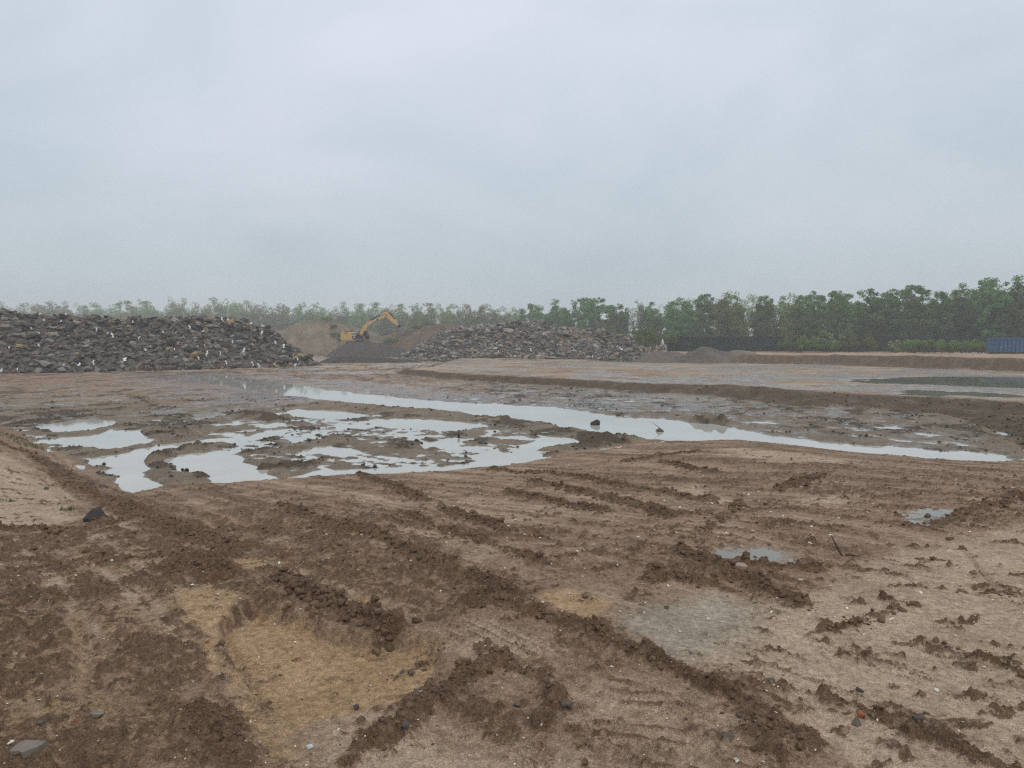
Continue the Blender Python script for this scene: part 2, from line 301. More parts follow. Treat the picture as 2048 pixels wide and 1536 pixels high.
def land(x, y):
    """full terrain: height, tint (sand, silt, mud, wet), clod cover"""
    x = np.asarray(x, float).ravel(); y = np.asarray(y, float).ravel(); n = len(x)
    z = broad(x, y); sand = np.zeros(n); silt = np.zeros(n); mud = np.zeros(n); wet = np.zeros(n); clod = np.zeros(n)
    R = np.hypot(x, y); near = (R < 140)
    sp = np.full(n, -9.0); st = np.full(n, -9.0); sf = np.full(n, -9.0)
    i = np.nonzero(near)[0]; sp[i] = sdf(x[i], y[i], PLAT); st[i] = sdf(x[i], y[i], TERR); sf[i] = sdf(x[i], y[i], FARP)
    # ---------------- pit floor
    b = np.nonzero((sp < .1) & (st < .3) & (y < 90) & (y > 8) & (np.abs(x) < 70))[0]
    if len(b):
        X, Y = x[b], y[b]
        am = np.interp(Y, [12, 18, 28, 42], [1, .95, .8, .6])
        dm = np.array(G(880, 937, WL)) - np.array(G(640, 903, WL)); dm /= np.hypot(*dm); ra = X * dm[0] + Y * dm[1]; rc = X * dm[1] - Y * dm[0]
        zz = WL + (.024 + .018 * fbm(X / 2.4, Y / 1.9, 3, 31) + .055 * fbm(X / .75, Y / .6, 4, 41, .62) + .045 * (.55 - 2 * np.abs(fbm(X / .55 + Y / 3, Y / .7, 3, 43))) + .03 * fbm(ra / 2.5, rc / .22, 3, 44) * sm(22, 15, Y)) * am
        zz += .010 * sm(28, 45, Y) * sm(-2, -14, X)
        zz = WL + (zz - WL) * (1 - sm(22, 34, Y) * .93 * sm(-7, -2.5, sdf(X, Y, CHAN)))
        cl = cells(X / .16, Y / .16, 5, .5) * .16 * .6 * sm(-.15, .3, fbm(X / 1.3, Y / 1.3, 3, 47))
        cl += cells(X / .34, Y / .34, 6, .2) * .34 * .4 * sm(.0, .35, fbm(X / 1.9, Y / 1.9, 3, 48))
        j = sub(X, Y, MOSAIC, 1); zz[j] -= .026 * sm(-.6, .6, sdf(X[j], Y[j], MOSAIC))
        for P, w_, h_ in MOUNDS:
            j = sub(X, Y, P, w_ * 3)
            if len(j):
                xx = X[j] + .3 * w_ * fbm(X[j] / .5, Y[j] / .5, 2, 91); yy = Y[j] + .6 * w_ * fbm(X[j] / .6, Y[j] / .6, 2, 92)
                zz[j] += h_ * float(np.interp(np.mean([q[1] for q in P]), [14, 22, 26, 35], [.62, .5, .75, .3])) * np.exp(-(seg_dist(xx, yy, P) / w_) ** 2) * (.62 + .75 * fbm(X[j] / .3, Y[j] / .3, 3, 93)); 
        mount = sm(WL + .05, WL + .12, zz); cl *= (.4 + .9 * mount) * am
        wx = X + .30 * fbm(X / .9, Y / .9, 3, 61); wy = Y + .45 * fbm(X / 1.0, Y / 1.0, 3, 67)
        for P in POOLS:
            j = sub(X, Y, P, 1.2)
            if len(j):
                m = sm(-.16, .22, sdf(wx[j], wy[j], P)); zz[j] = zz[j] * (1 - m) + (WL - .07) * m; cl[j] *= 1 - .85 * m
        j = sub(X, Y, CHAN, 2); m = sm(-.3, .35, sdf(wx[j], wy[j] + .2 * fbm(X[j] / 3, Y[j] / 3, 2, 3), CHAN)); 
        zz[j] = zz[j] * (1 - m) + (WL - .12) * m; cl[j] *= 1 - m
        zz += cl
        e = sm(.05, -.35, sp[b]) * sm(.25, -.3, st[b]); zz = z[b] * (1 - e) + zz * e
        # beyond the pit the floor rises gently so that no water lies there
        zz += .06 * sm(60, 72, Y) * sm(0, -2, sdf(X, Y, CHAN))
        z[b] = zz; mud[b] = e * (1 - .75 * sm(24, 42, Y) * sm(2, -6, X)); silt[b] = np.maximum(silt[b], e * .9 * sm(.0, .5, fbm(X / 3.5, Y / 2.2, 3, 71)) * .8 * sm(24, 40, Y) * sm(-1, -3, st[b] * 0 - 2))
        wet[b] = e * (.10 + .62 * sm(WL + .04, WL + .0, zz) + .18 * sm(0, 6, X) + .30 * sm(.05, .45, fbm(X / 1.8, Y / 2.6, 4, 74)) * sm(20, 30, Y)) ; clod[b] = e * np.clip(cl * 12 + .3 * mount + .95 * sm(.0, .35, fbm(X / .9, Y / 1.3, 4, 73, .65)), 0, 1)
    # ---------------- terrace and open ground beyond
    o = np.nonzero((sp < 0) & ((st > 0) | (y > 60)) & near)[0]
    if len(o):
        X, Y = x[o], y[o]; wt = np.interp(X, [-10, 5, 8, 14], [.9, 1.0, 1.5, 3.4])
        face = sm(-.3, .2, st[o]) * sm(wt + .6, wt * .8, st[o]); fface = sm(-1.2, .2, sf[o]) * sm(3.2, 1.7, sf[o])
        flat = (1 - face) * (1 - fface)
        rough = fbm(X / 1.6, Y / 1.1, 4, 81) * .035 + .02 * fbm(X / .4, Y / .4, 2, 83)
        z[o] += rough * (.3 + .7 * flat) + face * (.09 * fbm(X / .4, Y / .4, 4, 85, .6) + .13 * fbm(X / 1.6, Y / 1.6, 3, 86)) + fface * (.12 * fbm(X / .7, Y / .7, 4, 87, .6) + .22 * fbm(X / 3, Y / 3, 3, 88))
        z[o] -= .035 * sm(.05, .5, fbm(X / 5, Y / 3.2, 3, 89)) * flat
        a = fbm(X / 4.5, Y / 3.0, 4, 95); silt[o] = np.maximum(silt[o], flat * np.clip(.55 + 1.1 * a, 0, 1)); wet[o] = np.maximum(wet[o], flat * (sf[o] < 0) * (.25 + .8 * sm(-.1, .3, fbm(X / 3.2, Y / 3.5, 4, 97) + .25 * sm(8, 30, X))))
        clod[o] = np.maximum(clod[o], np.maximum(face, fface) * (.85 + .5 * fbm(X / .5, Y / .5, 3, 90)) + .5 * flat * sm(.15, .5, fbm(X / 1.1, Y / 1.8, 3, 99)))
    if len(o): mud[o] = np.maximum(mud[o], np.maximum(.85 * face, np.maximum(.6 * fface, .2 * flat * (sf[o] < 0))))
    for P, lv in TPUD:
        j = sub(x, y, P, 3)
        if len(j):
            s_ = .09 if lv > -.8 else .2
            m = sm(-1.2, .8, sdf(x[j] + 1.2 * fbm(x[j] / 1.5, y[j] / 1.5, 3, 101), y[j] + 1.6 * fbm(x[j] / 1.9, y[j] / 1.9, 3, 102), P))
            z[j] = z[j] * (1 - m) + (lv - .05) * m; wet[j] = np.maximum(wet[j], sm(0, .3, m)); mud[j] = np.maximum(mud[j], m * .7); clod[j] *= 1 - m
    # ---------------- the plateau in front
    f = np.nonzero((sp > -.25) & (y < 40) & (y > -6) & (np.abs(x) < 45))[0]
    if len(f):
        X, Y = x[f], y[f]; al = X * .64 - Y * .77; ac = X * .77 + Y * .64; e = sm(-.2, .05, sp[f])
        rd = np.zeros(len(f)); rh = np.zeros(len(f)); gv = np.zeros(len(f))
        for P, w_, h_ in RIDGES:
            j = sub(X, Y, P, w_ * 3.2)
            if len(j):
                d = seg_dist(X[j] + .5 * w_ * fbm(X[j] / .16, Y[j] / .16, 2, 105), Y[j] + .5 * w_ * fbm(X[j] / .16, Y[j] / .16, 2, 106), P)
                k = np.exp(-(d / w_) ** 2) * (.75 + .5 * fbm(X[j] / (w_ * 2), Y[j] / (w_ * 2), 2, 107)); rh[j] = np.maximum(rh[j], h_ * k); rd[j] = np.maximum(rd[j], k * min(1, h_ / .02))
        for P, w_, h_ in GROOVES:
            j = sub(X, Y, P, w_ * 3); 
            if len(j): gv[j] = np.maximum(gv[j], h_ * np.exp(-(seg_dist(X[j], Y[j], P) / w_) ** 4))
        sa = np.zeros(len(f)); si = np.zeros(len(f)); pa = np.zeros(len(f))
        ww = .10 * fbm(X / .3, Y / .3, 4, 111, .6); w2 = .10 * fbm(X / .3, Y / .3, 4, 113, .6)
        for P in SANDS:
            j = sub(X, Y, P, .5); 
            if len(j): sa[j] = np.maximum(sa[j], sm(-.05, .09, sdf(X[j] + ww[j], Y[j] + w2[j], P)))
        for P in SILTS:
            j = sub(X, Y, P, .8); 
            if len(j): si[j] = np.maximum(si[j], sm(-.12, .25, sdf(X[j] + 2 * ww[j], Y[j] + 2 * w2[j], P)))
        j = sub(X, Y, PALE, .5); pa[j] = sm(-.25, .3, sdf(X[j] + ww[j], Y[j] + w2[j], PALE))
        zz = .02 * fbm(X / .8, Y / .8, 3, 121) + .05 * fbm(X / 3, Y / 3, 2, 122)
        stk = fbm(al / 2.2, ac / .10, 4, 123, .6); stk2 = fbm(al / 6.0, ac / .32, 3, 124); hv = fbm(X / .5, Y / .5, 4, 125, .65)
        dark = (.16 + .62 * sm(-.12, .42, .6 * stk + .45 * stk2 + .35 * hv)) * (1 - .95 * sa) * (1 - .86 * si)
        si = np.maximum(si, .85 * sm(.05, .5, -(.6 * stk + .5 * stk2 + .3 * hv)) * (1 - sa))
        left = sm(-.6, -1.2, X + .12 * (Y - 4)) * sm(9.5, 8.0, Y) * (1 - .9 * si)
        dark = np.maximum(dark, left * (1 - .9 * sa) * (.25 + .7 * sm(-.3, .3, fbm(X / .28, Y / .28, 4, 127, .65) + .05))); 
        lin = .6 * sm(.33, .48, fbm(al / 1.6, ac / .045, 3, 171)) * sm(.0, .3, fbm(X / .9, Y / .9, 2, 172)) * sm(12, 8, Y); dark = np.maximum(dark, lin * (1 - .5 * sa))
        speck = sm(.30, .45, fbm(X / .16, Y / .10, 3, 128)) * .8 * (1 - .5 * sa); dark = np.maximum(dark, speck)
        brk = fbm(X / .05, Y / .05, 3, 142, .65); dark = np.clip(dark * (1 + .9 * brk) + .12 * brk * (dark > .05), 0, 1); dark = np.maximum(dark * (1 - .8 * pa), sm(.2, .6, rd + .35 * brk * (rd > .05)))
        sa *= 1 - sm(.25, .6, rd); si *= 1 - .9 * sm(.2, .6, rd); pa *= 1 - sm(.2, .5, rd)
        fine = sm(17, 9, Y)
        zz += (.010 * stk + .012 * fbm(X / .12, Y / .12, 3, 129, .6) * (.4 + dark)) * (1 - .6 * si) * (1 - .55 * sa)
        c1 = cells(X / .055, Y / .055, 131, .55) * .055 * .75; c2 = cells(X / .11, Y / .11, 137, .35) * .11 * .62; c3 = cells(X / .028, Y / .028, 139, .6) * .028 * .75
        zz += dark * (c1 * (.3 + .5 * fine + .6 * rd) + c2 * (.3 + .5 * rd) * (.5 + .5 * fine) + 1.5 * c3 * fine) + .15 * c3 * sa * fine
        pass
        zz += rh * (1 + .25 * fbm(X / .07, Y / .07, 2, 141)) - gv
        j = sub(X, Y, BOWL, .6); zz[j] -= .10 * sm(-.02, .05, sdf(X[j] + .5 * ww[j], Y[j] + .5 * w2[j], BOWL))
        for P, dep in PITS:
            j = sub(X, Y, P, .5); zz[j] -= dep * sm(-.03, .06, sdf(X[j] + .5 * ww[j], Y[j] + .5 * w2[j], P))
        # drag marks of a toothed bucket between the mounds
        P = SILTS[1]; j = sub(X, Y, P, .6); m = sm(-.2, .15, sdf(X[j], Y[j], P)); zz[j] += .03 * m * np.clip(np.sin(ac[j] / .082 * 2 * math.pi * 1 + 1.5 * fbm(X[j] / .4, Y[j] / .4, 2, 151)) - .25, 0, 1)
        tm = np.clip(np.sin(ac[j] / .082 * 2 * math.pi + 1.5 * fbm(X[j] / .4, Y[j] / .4, 2, 151)) - .35, 0, 1) * m; dark[j] = np.maximum(dark[j], tm)
        j = sub(X, Y, LUG, .4); q = sdf(X[j] + ww[j], Y[j] + w2[j], LUG); b_ = np.clip(np.sin((Y[j] * .98 + X[j] * .2 + .02 * fbm(X[j] / .2, Y[j] / .2, 2, 181)) / .105 * 2 * math.pi) - .2, 0, 1) * sm(-.05, .1, q) * sm(-.25, .1, fbm(X[j] / .14, Y[j] / .14, 2, 182)); zz[j] += .022 * b_; dark[j] = np.maximum(dark[j] * (1 - .6 * sm(-.05, .1, q)), b_); si[j] = np.maximum(si[j], .45 * sm(-.05, .1, q) * (1 - b_))
        wt_ = .18 + .05 * pa + .16 * si; sa = np.maximum(sa, .55 * left * sm(.0, .45, fbm(X / .5, Y / .4, 4, 161)) * (1 - sm(.2, .5, rd)))
        zf = z[f] + zz * e
        for P, lv in PUD:
            j = sub(X, Y, P, .8); m = sm(-.22, .12, sdf(X[j] + 1.6 * ww[j], Y[j] + 1.6 * w2[j], P)); zf[j] = zf[j] * (1 - m) + (lv - .006) * m + .035 * m * fbm(X[j] / .16, Y[j] / .12, 3, 153); si[j] = np.maximum(si[j], m * .6); wt_[j] = np.maximum(wt_[j], m); dark[j] *= 1 - .8 * m
        z[f] = zf; sand[f] = np.where(e > .5, sa, sand[f]); silt[f] = silt[f] * (1 - e) + si * e; mud[f] = mud[f] * (1 - e) + .9 * pa * e; wet[f] = wet[f] * (1 - e) + wt_ * e; clod[f] = clod[f] * (1 - e) + (dark + .7 * rd) * e
    return z, np.stack([sand, silt, mud, wet], 1), clod

# ---- procedural materials
def pm(name, color, rough=.7, var=.0, scale=8.0, bump=0.0, bscale=40.0, metallic=0.0, spec=.2, var2=None, orand=0.0):
    m = bpy.data.materials.new(name); m.use_nodes = True; t = m.node_tree; p = t.nodes['Principled BSDF']
    p.inputs['Roughness'].default_value = rough; p.inputs['Metallic'].default_value = metallic; p.inputs['Specular IOR Level'].default_value = spec
    tcn = N(t, 'ShaderNodeTexCoord'); nz_ = N(t, 'ShaderNodeTexNoise'); nz_.inputs['Scale'].default_value = scale; nz_.inputs['Detail'].default_value = 5; nz_.inputs['Roughness'].default_value = .62
    t.links.new(tcn.outputs['Object'], nz_.inputs[0])
    cr = N(t, 'ShaderNodeValToRGB'); c = np.array(color); lo = c * (1 - var); hi = c * (1 + var) if var2 is None else np.array(var2)
    ramp(cr, [(.3, tuple(lo)), (.7, tuple(hi))]); t.links.new(nz_.outputs['Fac'], cr.inputs[0]); out = cr.outputs[0]
    if orand:
        oi = N(t, 'ShaderNodeObjectInfo'); hs = N(t, 'ShaderNodeHueSaturation'); mr = N(t, 'ShaderNodeMapRange'); mr.inputs[3].default_value = 1 - orand; mr.inputs[4].default_value = 1 + orand
        t.links.new(oi.outputs['Random'], mr.inputs[0]); t.links.new(mr.outputs[0], hs.inputs['Value']); t.links.new(out, hs.inputs['Color']); out = hs.outputs[0]
    t.links.new(out, p.inputs['Base Color'])
    if bump:
        n2 = N(t, 'ShaderNodeTexNoise'); n2.inputs['Scale'].default_value = bscale; n2.inputs['Detail'].default_value = 4; t.links.new(tcn.outputs['Object'], n2.inputs[0])
        bp = N(t, 'ShaderNodeBump'); bp.inputs['Strength'].default_value = bump; bp.inputs['Distance'].default_value = .3 / bscale; t.links.new(n2.outputs['Fac'], bp.inputs['Height']); t.links.new(bp.outputs[0], p.inputs['Normal'])
    return m
C_SOIL, C_DARK, C_SAND, C_SILT, C_MUD, C_PALE = (.305, .205, .138), (.172, .111, .070), (.425, .285, .160), (.450, .335, .236), (.225, .180, .132), (.44, .37, .28)
def ground_mat():
    m = bpy.data.materials.new('wet_earth'); m.use_nodes = True; t = m.node_tree; p = t.nodes['Principled BSDF']; L = t.links.new
    at_ = N(t, 'ShaderNodeAttribute', attribute_name='tint'); sp_ = N(t, 'ShaderNodeSeparateColor'); L(at_.outputs['Color'], sp_.inputs[0])
    cl = N(t, 'ShaderNodeAttribute', attribute_name='clod'); tcn = N(t, 'ShaderNodeTexCoord')
    def noise(s, d=4, r=.6):
        n_ = N(t, 'ShaderNodeTexNoise'); n_.inputs['Scale'].default_value = s; n_.inputs['Detail'].default_value = d; n_.inputs['Roughness'].default_value = r; L(tcn.outputs['Object'], n_.inputs[0]); return n_.outputs['Fac']
    def mix(a, b, f):
        n_ = N(t, 'ShaderNodeMix', data_type='RGBA'); 
        for s, v in ((6, a), (7, b)):
            if isinstance(v, tuple): n_.inputs[s].default_value = (*v, 1)
            else: L(v, n_.inputs[s])
        L(f, n_.inputs[0]); return n_.outputs[2]
    c = mix(C_SOIL, C_SAND, sp_.outputs[0]); c = mix(c, C_SILT, sp_.outputs[1]); c = mix(c, C_MUD, sp_.outputs[2])
    n_pale = N(t, 'ShaderNodeMath', operation='MULTIPLY'); L(sp_.outputs[1], n_pale.inputs[0]); L(sp_.outputs[2], n_pale.inputs[1]); c = mix(c, C_PALE, n_pale.outputs[0])
    # clod colour with gritty edge
    ad = N(t, 'ShaderNodeMath', operation='ADD'); L(cl.outputs['Fac'], ad.inputs[0]); g = noise(38, 5, .7)
    sb = N(t, 'ShaderNodeMath', operation='MULTIPLY_ADD'); L(g, sb.inputs[0]); sb.inputs[1].default_value = 1.9; sb.inputs[2].default_value = -.95; L(sb.outputs[0], ad.inputs[1])
    mr = N(t, 'ShaderNodeMapRange', interpolation_type='SMOOTHSTEP'); mr.inputs[1].default_value = .15; mr.inputs[2].default_value = .85; L(ad.outputs[0], mr.inputs[0])
    dk = mix(C_DARK, (.108, .083, .057), sp_.outputs[2]); c = mix(c, dk, mr.outputs[0])
    # grain at three scales
    gr = N(t, 'ShaderNodeValToRGB'); ramp(gr, [(.36, (.62, .61, .60)), (.5, (1, 1, 1)), (.64, (1.4, 1.4, 1.4))]); L(noise(170, 2, .7), gr.inputs[0])
    g2 = N(t, 'ShaderNodeValToRGB'); ramp(g2, [(.3, (.78, .76, .74)), (.7, (1.22, 1.23, 1.25))]); L(noise(1.7, 6, .65), g2.inputs[0])
    g3 = N(t, 'ShaderNodeValToRGB'); ramp(g3, [(.36, (.68, .67, .66)), (.64, (1.32, 1.32, 1.32))]); L(noise(24, 5, .75), g3.inputs[0])
    for q in (gr, g2, g3):
        n_ = N(t, 'ShaderNodeMix', data_type='RGBA', blend_type='MULTIPLY'); n_.inputs[0].default_value = 1; L(c, n_.inputs[6]); L(q.outputs[0], n_.inputs[7]); c = n_.outputs[2]
    sk_ = N(t, 'ShaderNodeMapRange', interpolation_type='SMOOTHSTEP'); sk_.inputs[1].default_value = .3; sk_.inputs[2].default_value = .95; sk_.inputs[3].default_value = 0; sk_.inputs[4].default_value = .75; L(at_.outputs['Alpha'], sk_.inputs[0])   # soaked soil is darker
    n_ = N(t, 'ShaderNodeMix', data_type='RGBA', blend_type='MULTIPLY'); L(sk_.outputs[0], n_.inputs[0]); L(c, n_.inputs[6]); n_.inputs[7].default_value = (.60, .58, .56, 1); c = n_.outputs[2]
    L(c, p.inputs['Base Color'])
    # wet film
    wn = N(t, 'ShaderNodeMath', operation='MULTIPLY_ADD'); L(noise(3.2, 5, .65), wn.inputs[0]); wn.inputs[1].default_value = 1.4; wn.inputs[2].default_value = -.70
    wa = N(t, 'ShaderNodeMath', operation='ADD'); L(at_.outputs['Alpha'], wa.inputs[0]); L(wn.outputs[0], wa.inputs[1])
    wm = N(t, 'ShaderNodeMapRange', interpolation_type='SMOOTHSTEP'); wm.inputs[1].default_value = .35; wm.inputs[2].default_value = .95; wm.inputs[3].default_value = .72; wm.inputs[4].default_value = .13; L(wa.outputs[0], wm.inputs[0])
    L(wm.outputs[0], p.inputs['Roughness']); sr = N(t, 'ShaderNodeMapRange'); sr.inputs[1].default_value = .13; sr.inputs[2].default_value = .72; sr.inputs[3].default_value = .5; sr.inputs[4].default_value = .05; L(wm.outputs[0], sr.inputs[0]); L(sr.outputs[0], p.inputs['Specular IOR Level'])
    bh = N(t, 'ShaderNodeMath', operation='ADD'); L(noise(75, 5, .7), bh.inputs[0]); L(noise(22, 4, .65), bh.inputs[1])
    bs = N(t, 'ShaderNodeMapRange'); bs.inputs[1].default_value = .1; bs.inputs[2].default_value = .7; bs.inputs[3].default_value = .12; bs.inputs[4].default_value = .75; L(wm.outputs[0], bs.inputs[0])
    b0 = N(t, 'ShaderNodeBump'); b0.inputs['Distance'].default_value = .10; b0.inputs['Strength'].default_value = .55; L(noise(3.6, 6, .72), b0.inputs['Height'])
    bp = N(t, 'ShaderNodeBump'); bp.inputs['Distance'].default_value = .018; L(bs.outputs[0], bp.inputs['Strength']); L(bh.outputs[0], bp.inputs['Height']); L(b0.outputs[0], bp.inputs['Normal']); L(bp.outputs[0], p.inputs['Normal'])
    return m
M_GROUND = ground_mat()
# ---- one ground sheet, finer where the photographer stands
ys = [-400, -200, -100, -50, -25, -12, -6, -3, -1.0, 0.2, 1.0, 1.5, 1.9, 2.15]
yy = 2.3
while yy < 8.5: ys.append(yy); yy += .0031 * (yy + .9)
while yy < 95: ys.append(yy); yy += .0062 * (yy + .9)
while yy < 3000: ys.append(yy); yy *= 1.07
ys = np.array(ys)
sc_ = np.concatenate([-np.geomspace(.85, 60, 40)[::-1], np.linspace(-.82, .82, 880), np.geomspace(.85, 60, 40)])
W_ = np.maximum(ys + 2.2, 3.4)
GX = np.clip(sc_[None, :] * W_[:, None], -3500, 3500); GY = np.repeat(ys[:, None], len(sc_), 1)
gz, gt, gc = land(GX, GY)
nr, nc = GX.shape; ii = np.arange(nr * nc).reshape(nr, nc)
me = mesh_np('ground', np.stack([GX.ravel(), GY.ravel(), gz], 1), np.stack([ii[:-1, :-1], ii[:-1, 1:], ii[1:, 1:], ii[1:, :-1]], -1).reshape(-1, 4), [M_GROUND], True)
fattr(me, 'tint', gt); fattr(me, 'clod', gc)
tag(mobj('ground', me), kind='structure')
def zland(x, y):
    r = land(np.array([x]), np.array([y])); return float(r[0][0])

# ---- water
def water_mat(name, col, rough=.03):
    m = bpy.data.materials.new(name); m.use_nodes = True; t = m.node_tree; p = t.nodes['Principled BSDF']; L = t.links.new
    p.inputs['Roughness'].default_value = rough; p.inputs['IOR'].default_value = 1.33
    tcn = N(t, 'ShaderNodeTexCoord'); n_ = N(t, 'ShaderNodeTexNoise'); n_.inputs['Scale'].default_value = .5; n_.inputs['Detail'].default_value = 3; L(tcn.outputs['Object'], n_.inputs[0])
    cr = N(t, 'ShaderNodeValToRGB'); c = np.array(col); ramp(cr, [(.3, tuple(c * .9)), (.7, tuple(c * 1.1))]); L(n_.outputs['Fac'], cr.inputs[0]); L(cr.outputs[0], p.inputs['Base Color'])
    n2 = N(t, 'ShaderNodeTexNoise'); n2.inputs['Scale'].default_value = 5; L(tcn.outputs['Object'], n2.inputs[0])
    bp = N(t, 'ShaderNodeBump'); bp.inputs['Strength'].default_value = .02; bp.inputs['Distance'].default_value = .02; L(n2.outputs['Fac'], bp.inputs['Height']); L(bp.outputs[0], p.inputs['Normal'])
    return m
M_WATER = water_mat('murky_water', (.50, .485, .43)); M_PUD = water_mat('puddle_water', (.20, .19, .15))
def sheet(name, P, z, mat):
    me = bpy.data.meshes.new(name); me.from_pydata([(p[0], p[1], z) for p in P], [], [tuple(range(len(P)))]); me.materials.append(mat)
    if me.polygons[0].normal.z < 0: me.flip_normals()
    return tag(mobj(name, me), kind='structure')
sheet('water', [(-40, 77), (-26, 74), (-8, 62), (8, 40), (16, 20), (16, 12), (4, 12), (-12, 11), (-26, 22), (-44, 40)], WL, M_WATER)
def grow(P, m):
    c = np.mean(np.array([p[:2] for p in P]), 0); return [tuple(c + (np.array(p[:2]) - c) * (1 + m / max(np.hypot(*(np.array(p[:2]) - c)), .1))) for p in P]
for P, lv in TPUD: sheet('puddle', grow(P, 1.6), lv, M_PUD)
for P, lv in PUD: sheet('puddle', grow(P, .2), lv, M_PUD)

# ================================================================== heaps of earth and rubble
def ridge_heap(x, y, crest, slope, flat=.6, amp=.25, ns=1.8, seed=0):
    """swept cone round a crest polyline of (x, y, z)"""
    xx = x + .5 * amp * 2 * fbm(x / (ns * 1.7), y / (ns * 1.7), 2, seed + 7); yy = y + amp * fbm(x / (ns * 1.7), y / (ns * 1.7), 2, seed + 8)
    d, t = seg_dist(xx, yy, crest, par=True); zc = np.interp(t, range(len(crest)), [c[2] for c in crest])
    k = np.maximum(d - flat, 0); zz = zc - slope * (np.sqrt(k * k + .25) - .5)
    return zz + amp * fbm(x / ns, y / ns, 4, seed)
def heap_mesh(name, fz, x0, x1, y0, y1, step, mat, zmin):
    xs = np.arange(x0, x1, step); ys_ = np.arange(y0, y1, step); X, Y = np.meshgrid(xs, ys_); Z = fz(X.ravel(), Y.ravel())
    g = broad(X.ravel(), Y.ravel()); n_, m_ = X.shape; id_ = np.arange(n_ * m_).reshape(n_, m_)
    F = np.stack([id_[:-1, :-1], id_[:-1, 1:], id_[1:, 1:], id_[1:, :-1]], -1).reshape(-1, 4)
    up = Z > g - .35; F = F[up[F].any(1)]
    used = np.unique(F); mp_ = np.zeros(n_ * m_, int); mp_[used] = np.arange(len(used))
    V = np.stack([X.ravel(), Y.ravel(), np.maximum(Z, g - .5)], 1)[used]
    return mesh_np(name, V, mp_[F], [mat], True)
M_CORE = pm('rubble_fines', (.115, .095, .078), .9, .5, 1.0, .8, 6)
M_CON = [pm('old_concrete', (.30, .27, .23), .8, .35, 2.5, .4, 14, orand=.4), pm('brown_concrete', (.19, .155, .125), .85, .35, 2.5, .4, 14, orand=.4),
         pm('asphalt_chunk', (.060, .056, .054), .7, .3, 5, .5, 20, orand=.35), pm('dark_stone', (.135, .118, .104), .8, .3, 4, .4, 16, orand=.3)]
M_OCHRE = pm('ochre_brick', (.36, .27, .15), .85, .3, 3, .3, 14, orand=.3); M_RED = pm('red_brick', (.20, .115, .085), .85, .3, 4, .3, 14, orand=.25)
M_PLAST = pm('white_plastic', (.74, .76, .76), .45, .1, 4, .1, 8)
def slab_mesh(seed, mat, kind):
    r = random.Random(seed); n_ = r.randint(4, 7); asp = r.uniform(.45, .95); th = r.uniform(.10, .22) if kind == 'slab' else r.uniform(.35, .6)
    an = sorted((i + r.uniform(-.32, .32)) / n_ * 2 * math.pi for i in range(n_))
    P = [(math.cos(a) * r.uniform(.38, .55), math.sin(a) * r.uniform(.38, .55) * asp) for a in an]
    V = [(x + r.uniform(-.03, .03), y + r.uniform(-.03, .03), -th / 2 + r.uniform(-.03, .03)) for x, y in P] + [(x * r.uniform(.8, 1.02), y * r.uniform(.8, 1.02), th / 2 + r.uniform(-.05, .05)) for x, y in P]
    F = [tuple(range(n_ - 1, -1, -1)), tuple(range(n_, 2 * n_))] + [(i, (i + 1) % n_, (i + 1) % n_ + n_, i + n_) for i in range(n_)]
    me = bpy.data.meshes.new('slab'); me.from_pydata(V, [], F); me.materials.append(mat); return me
def scrap_mesh(seed):
    r = random.Random(seed); V = []; F = []; k = 5
    for i in range(k):
        t = i / (k - 1) - .5; c = (r.uniform(-.1, .1), t, r.uniform(-.12, .12)); hw = r.uniform(.08, .22) * (1 - abs(t))
        V += [(c[0] - hw, c[1], c[2]), (c[0], c[1] + .02, c[2] + .07), (c[0] + hw, c[1], c[2] + .01), (c[0], c[1], c[2] - .03)]
    for i in range(k - 1):
        for j in range(4): F.append((4 * i + j, 4 * i + (j + 1) % 4, 4 * i + 4 + (j + 1) % 4, 4 * i + 4 + j))
    F += [(3, 2, 1, 0), (4 * k - 4, 4 * k - 3, 4 * k - 2, 4 * k - 1)]
    me = bpy.data.meshes.new('plastic_scrap'); me.from_pydata(V, [], F); me.materials.append(M_PLAST); return me
SL = {k: [slab_mesh(100 * k + i, M_CON[k], 'slab' if i < 6 else 'lump') for i in range(9)] for k in range(4)}
SL[4] = [slab_mesh(500 + i, M_OCHRE, 'slab' if i < 3 else 'lump') for i in range(6)]; SL[5] = [slab_mesh(600 + i, M_RED, 'lump') for i in range(5)]
SCR = [scrap_mesh(i) for i in range(6)]
ICO = None
def ico(sub_=0):
    bm = bmesh.new(); bmesh.ops.create_icosphere(bm, subdivisions=sub_ + 1, radius=1); V = np.array([v.co[:] for v in bm.verts]); F = np.array([[v.index for v in f.verts] for f in bm.faces]); bm.free(); return V, F
I0, I1 = ico(0), ico(1)
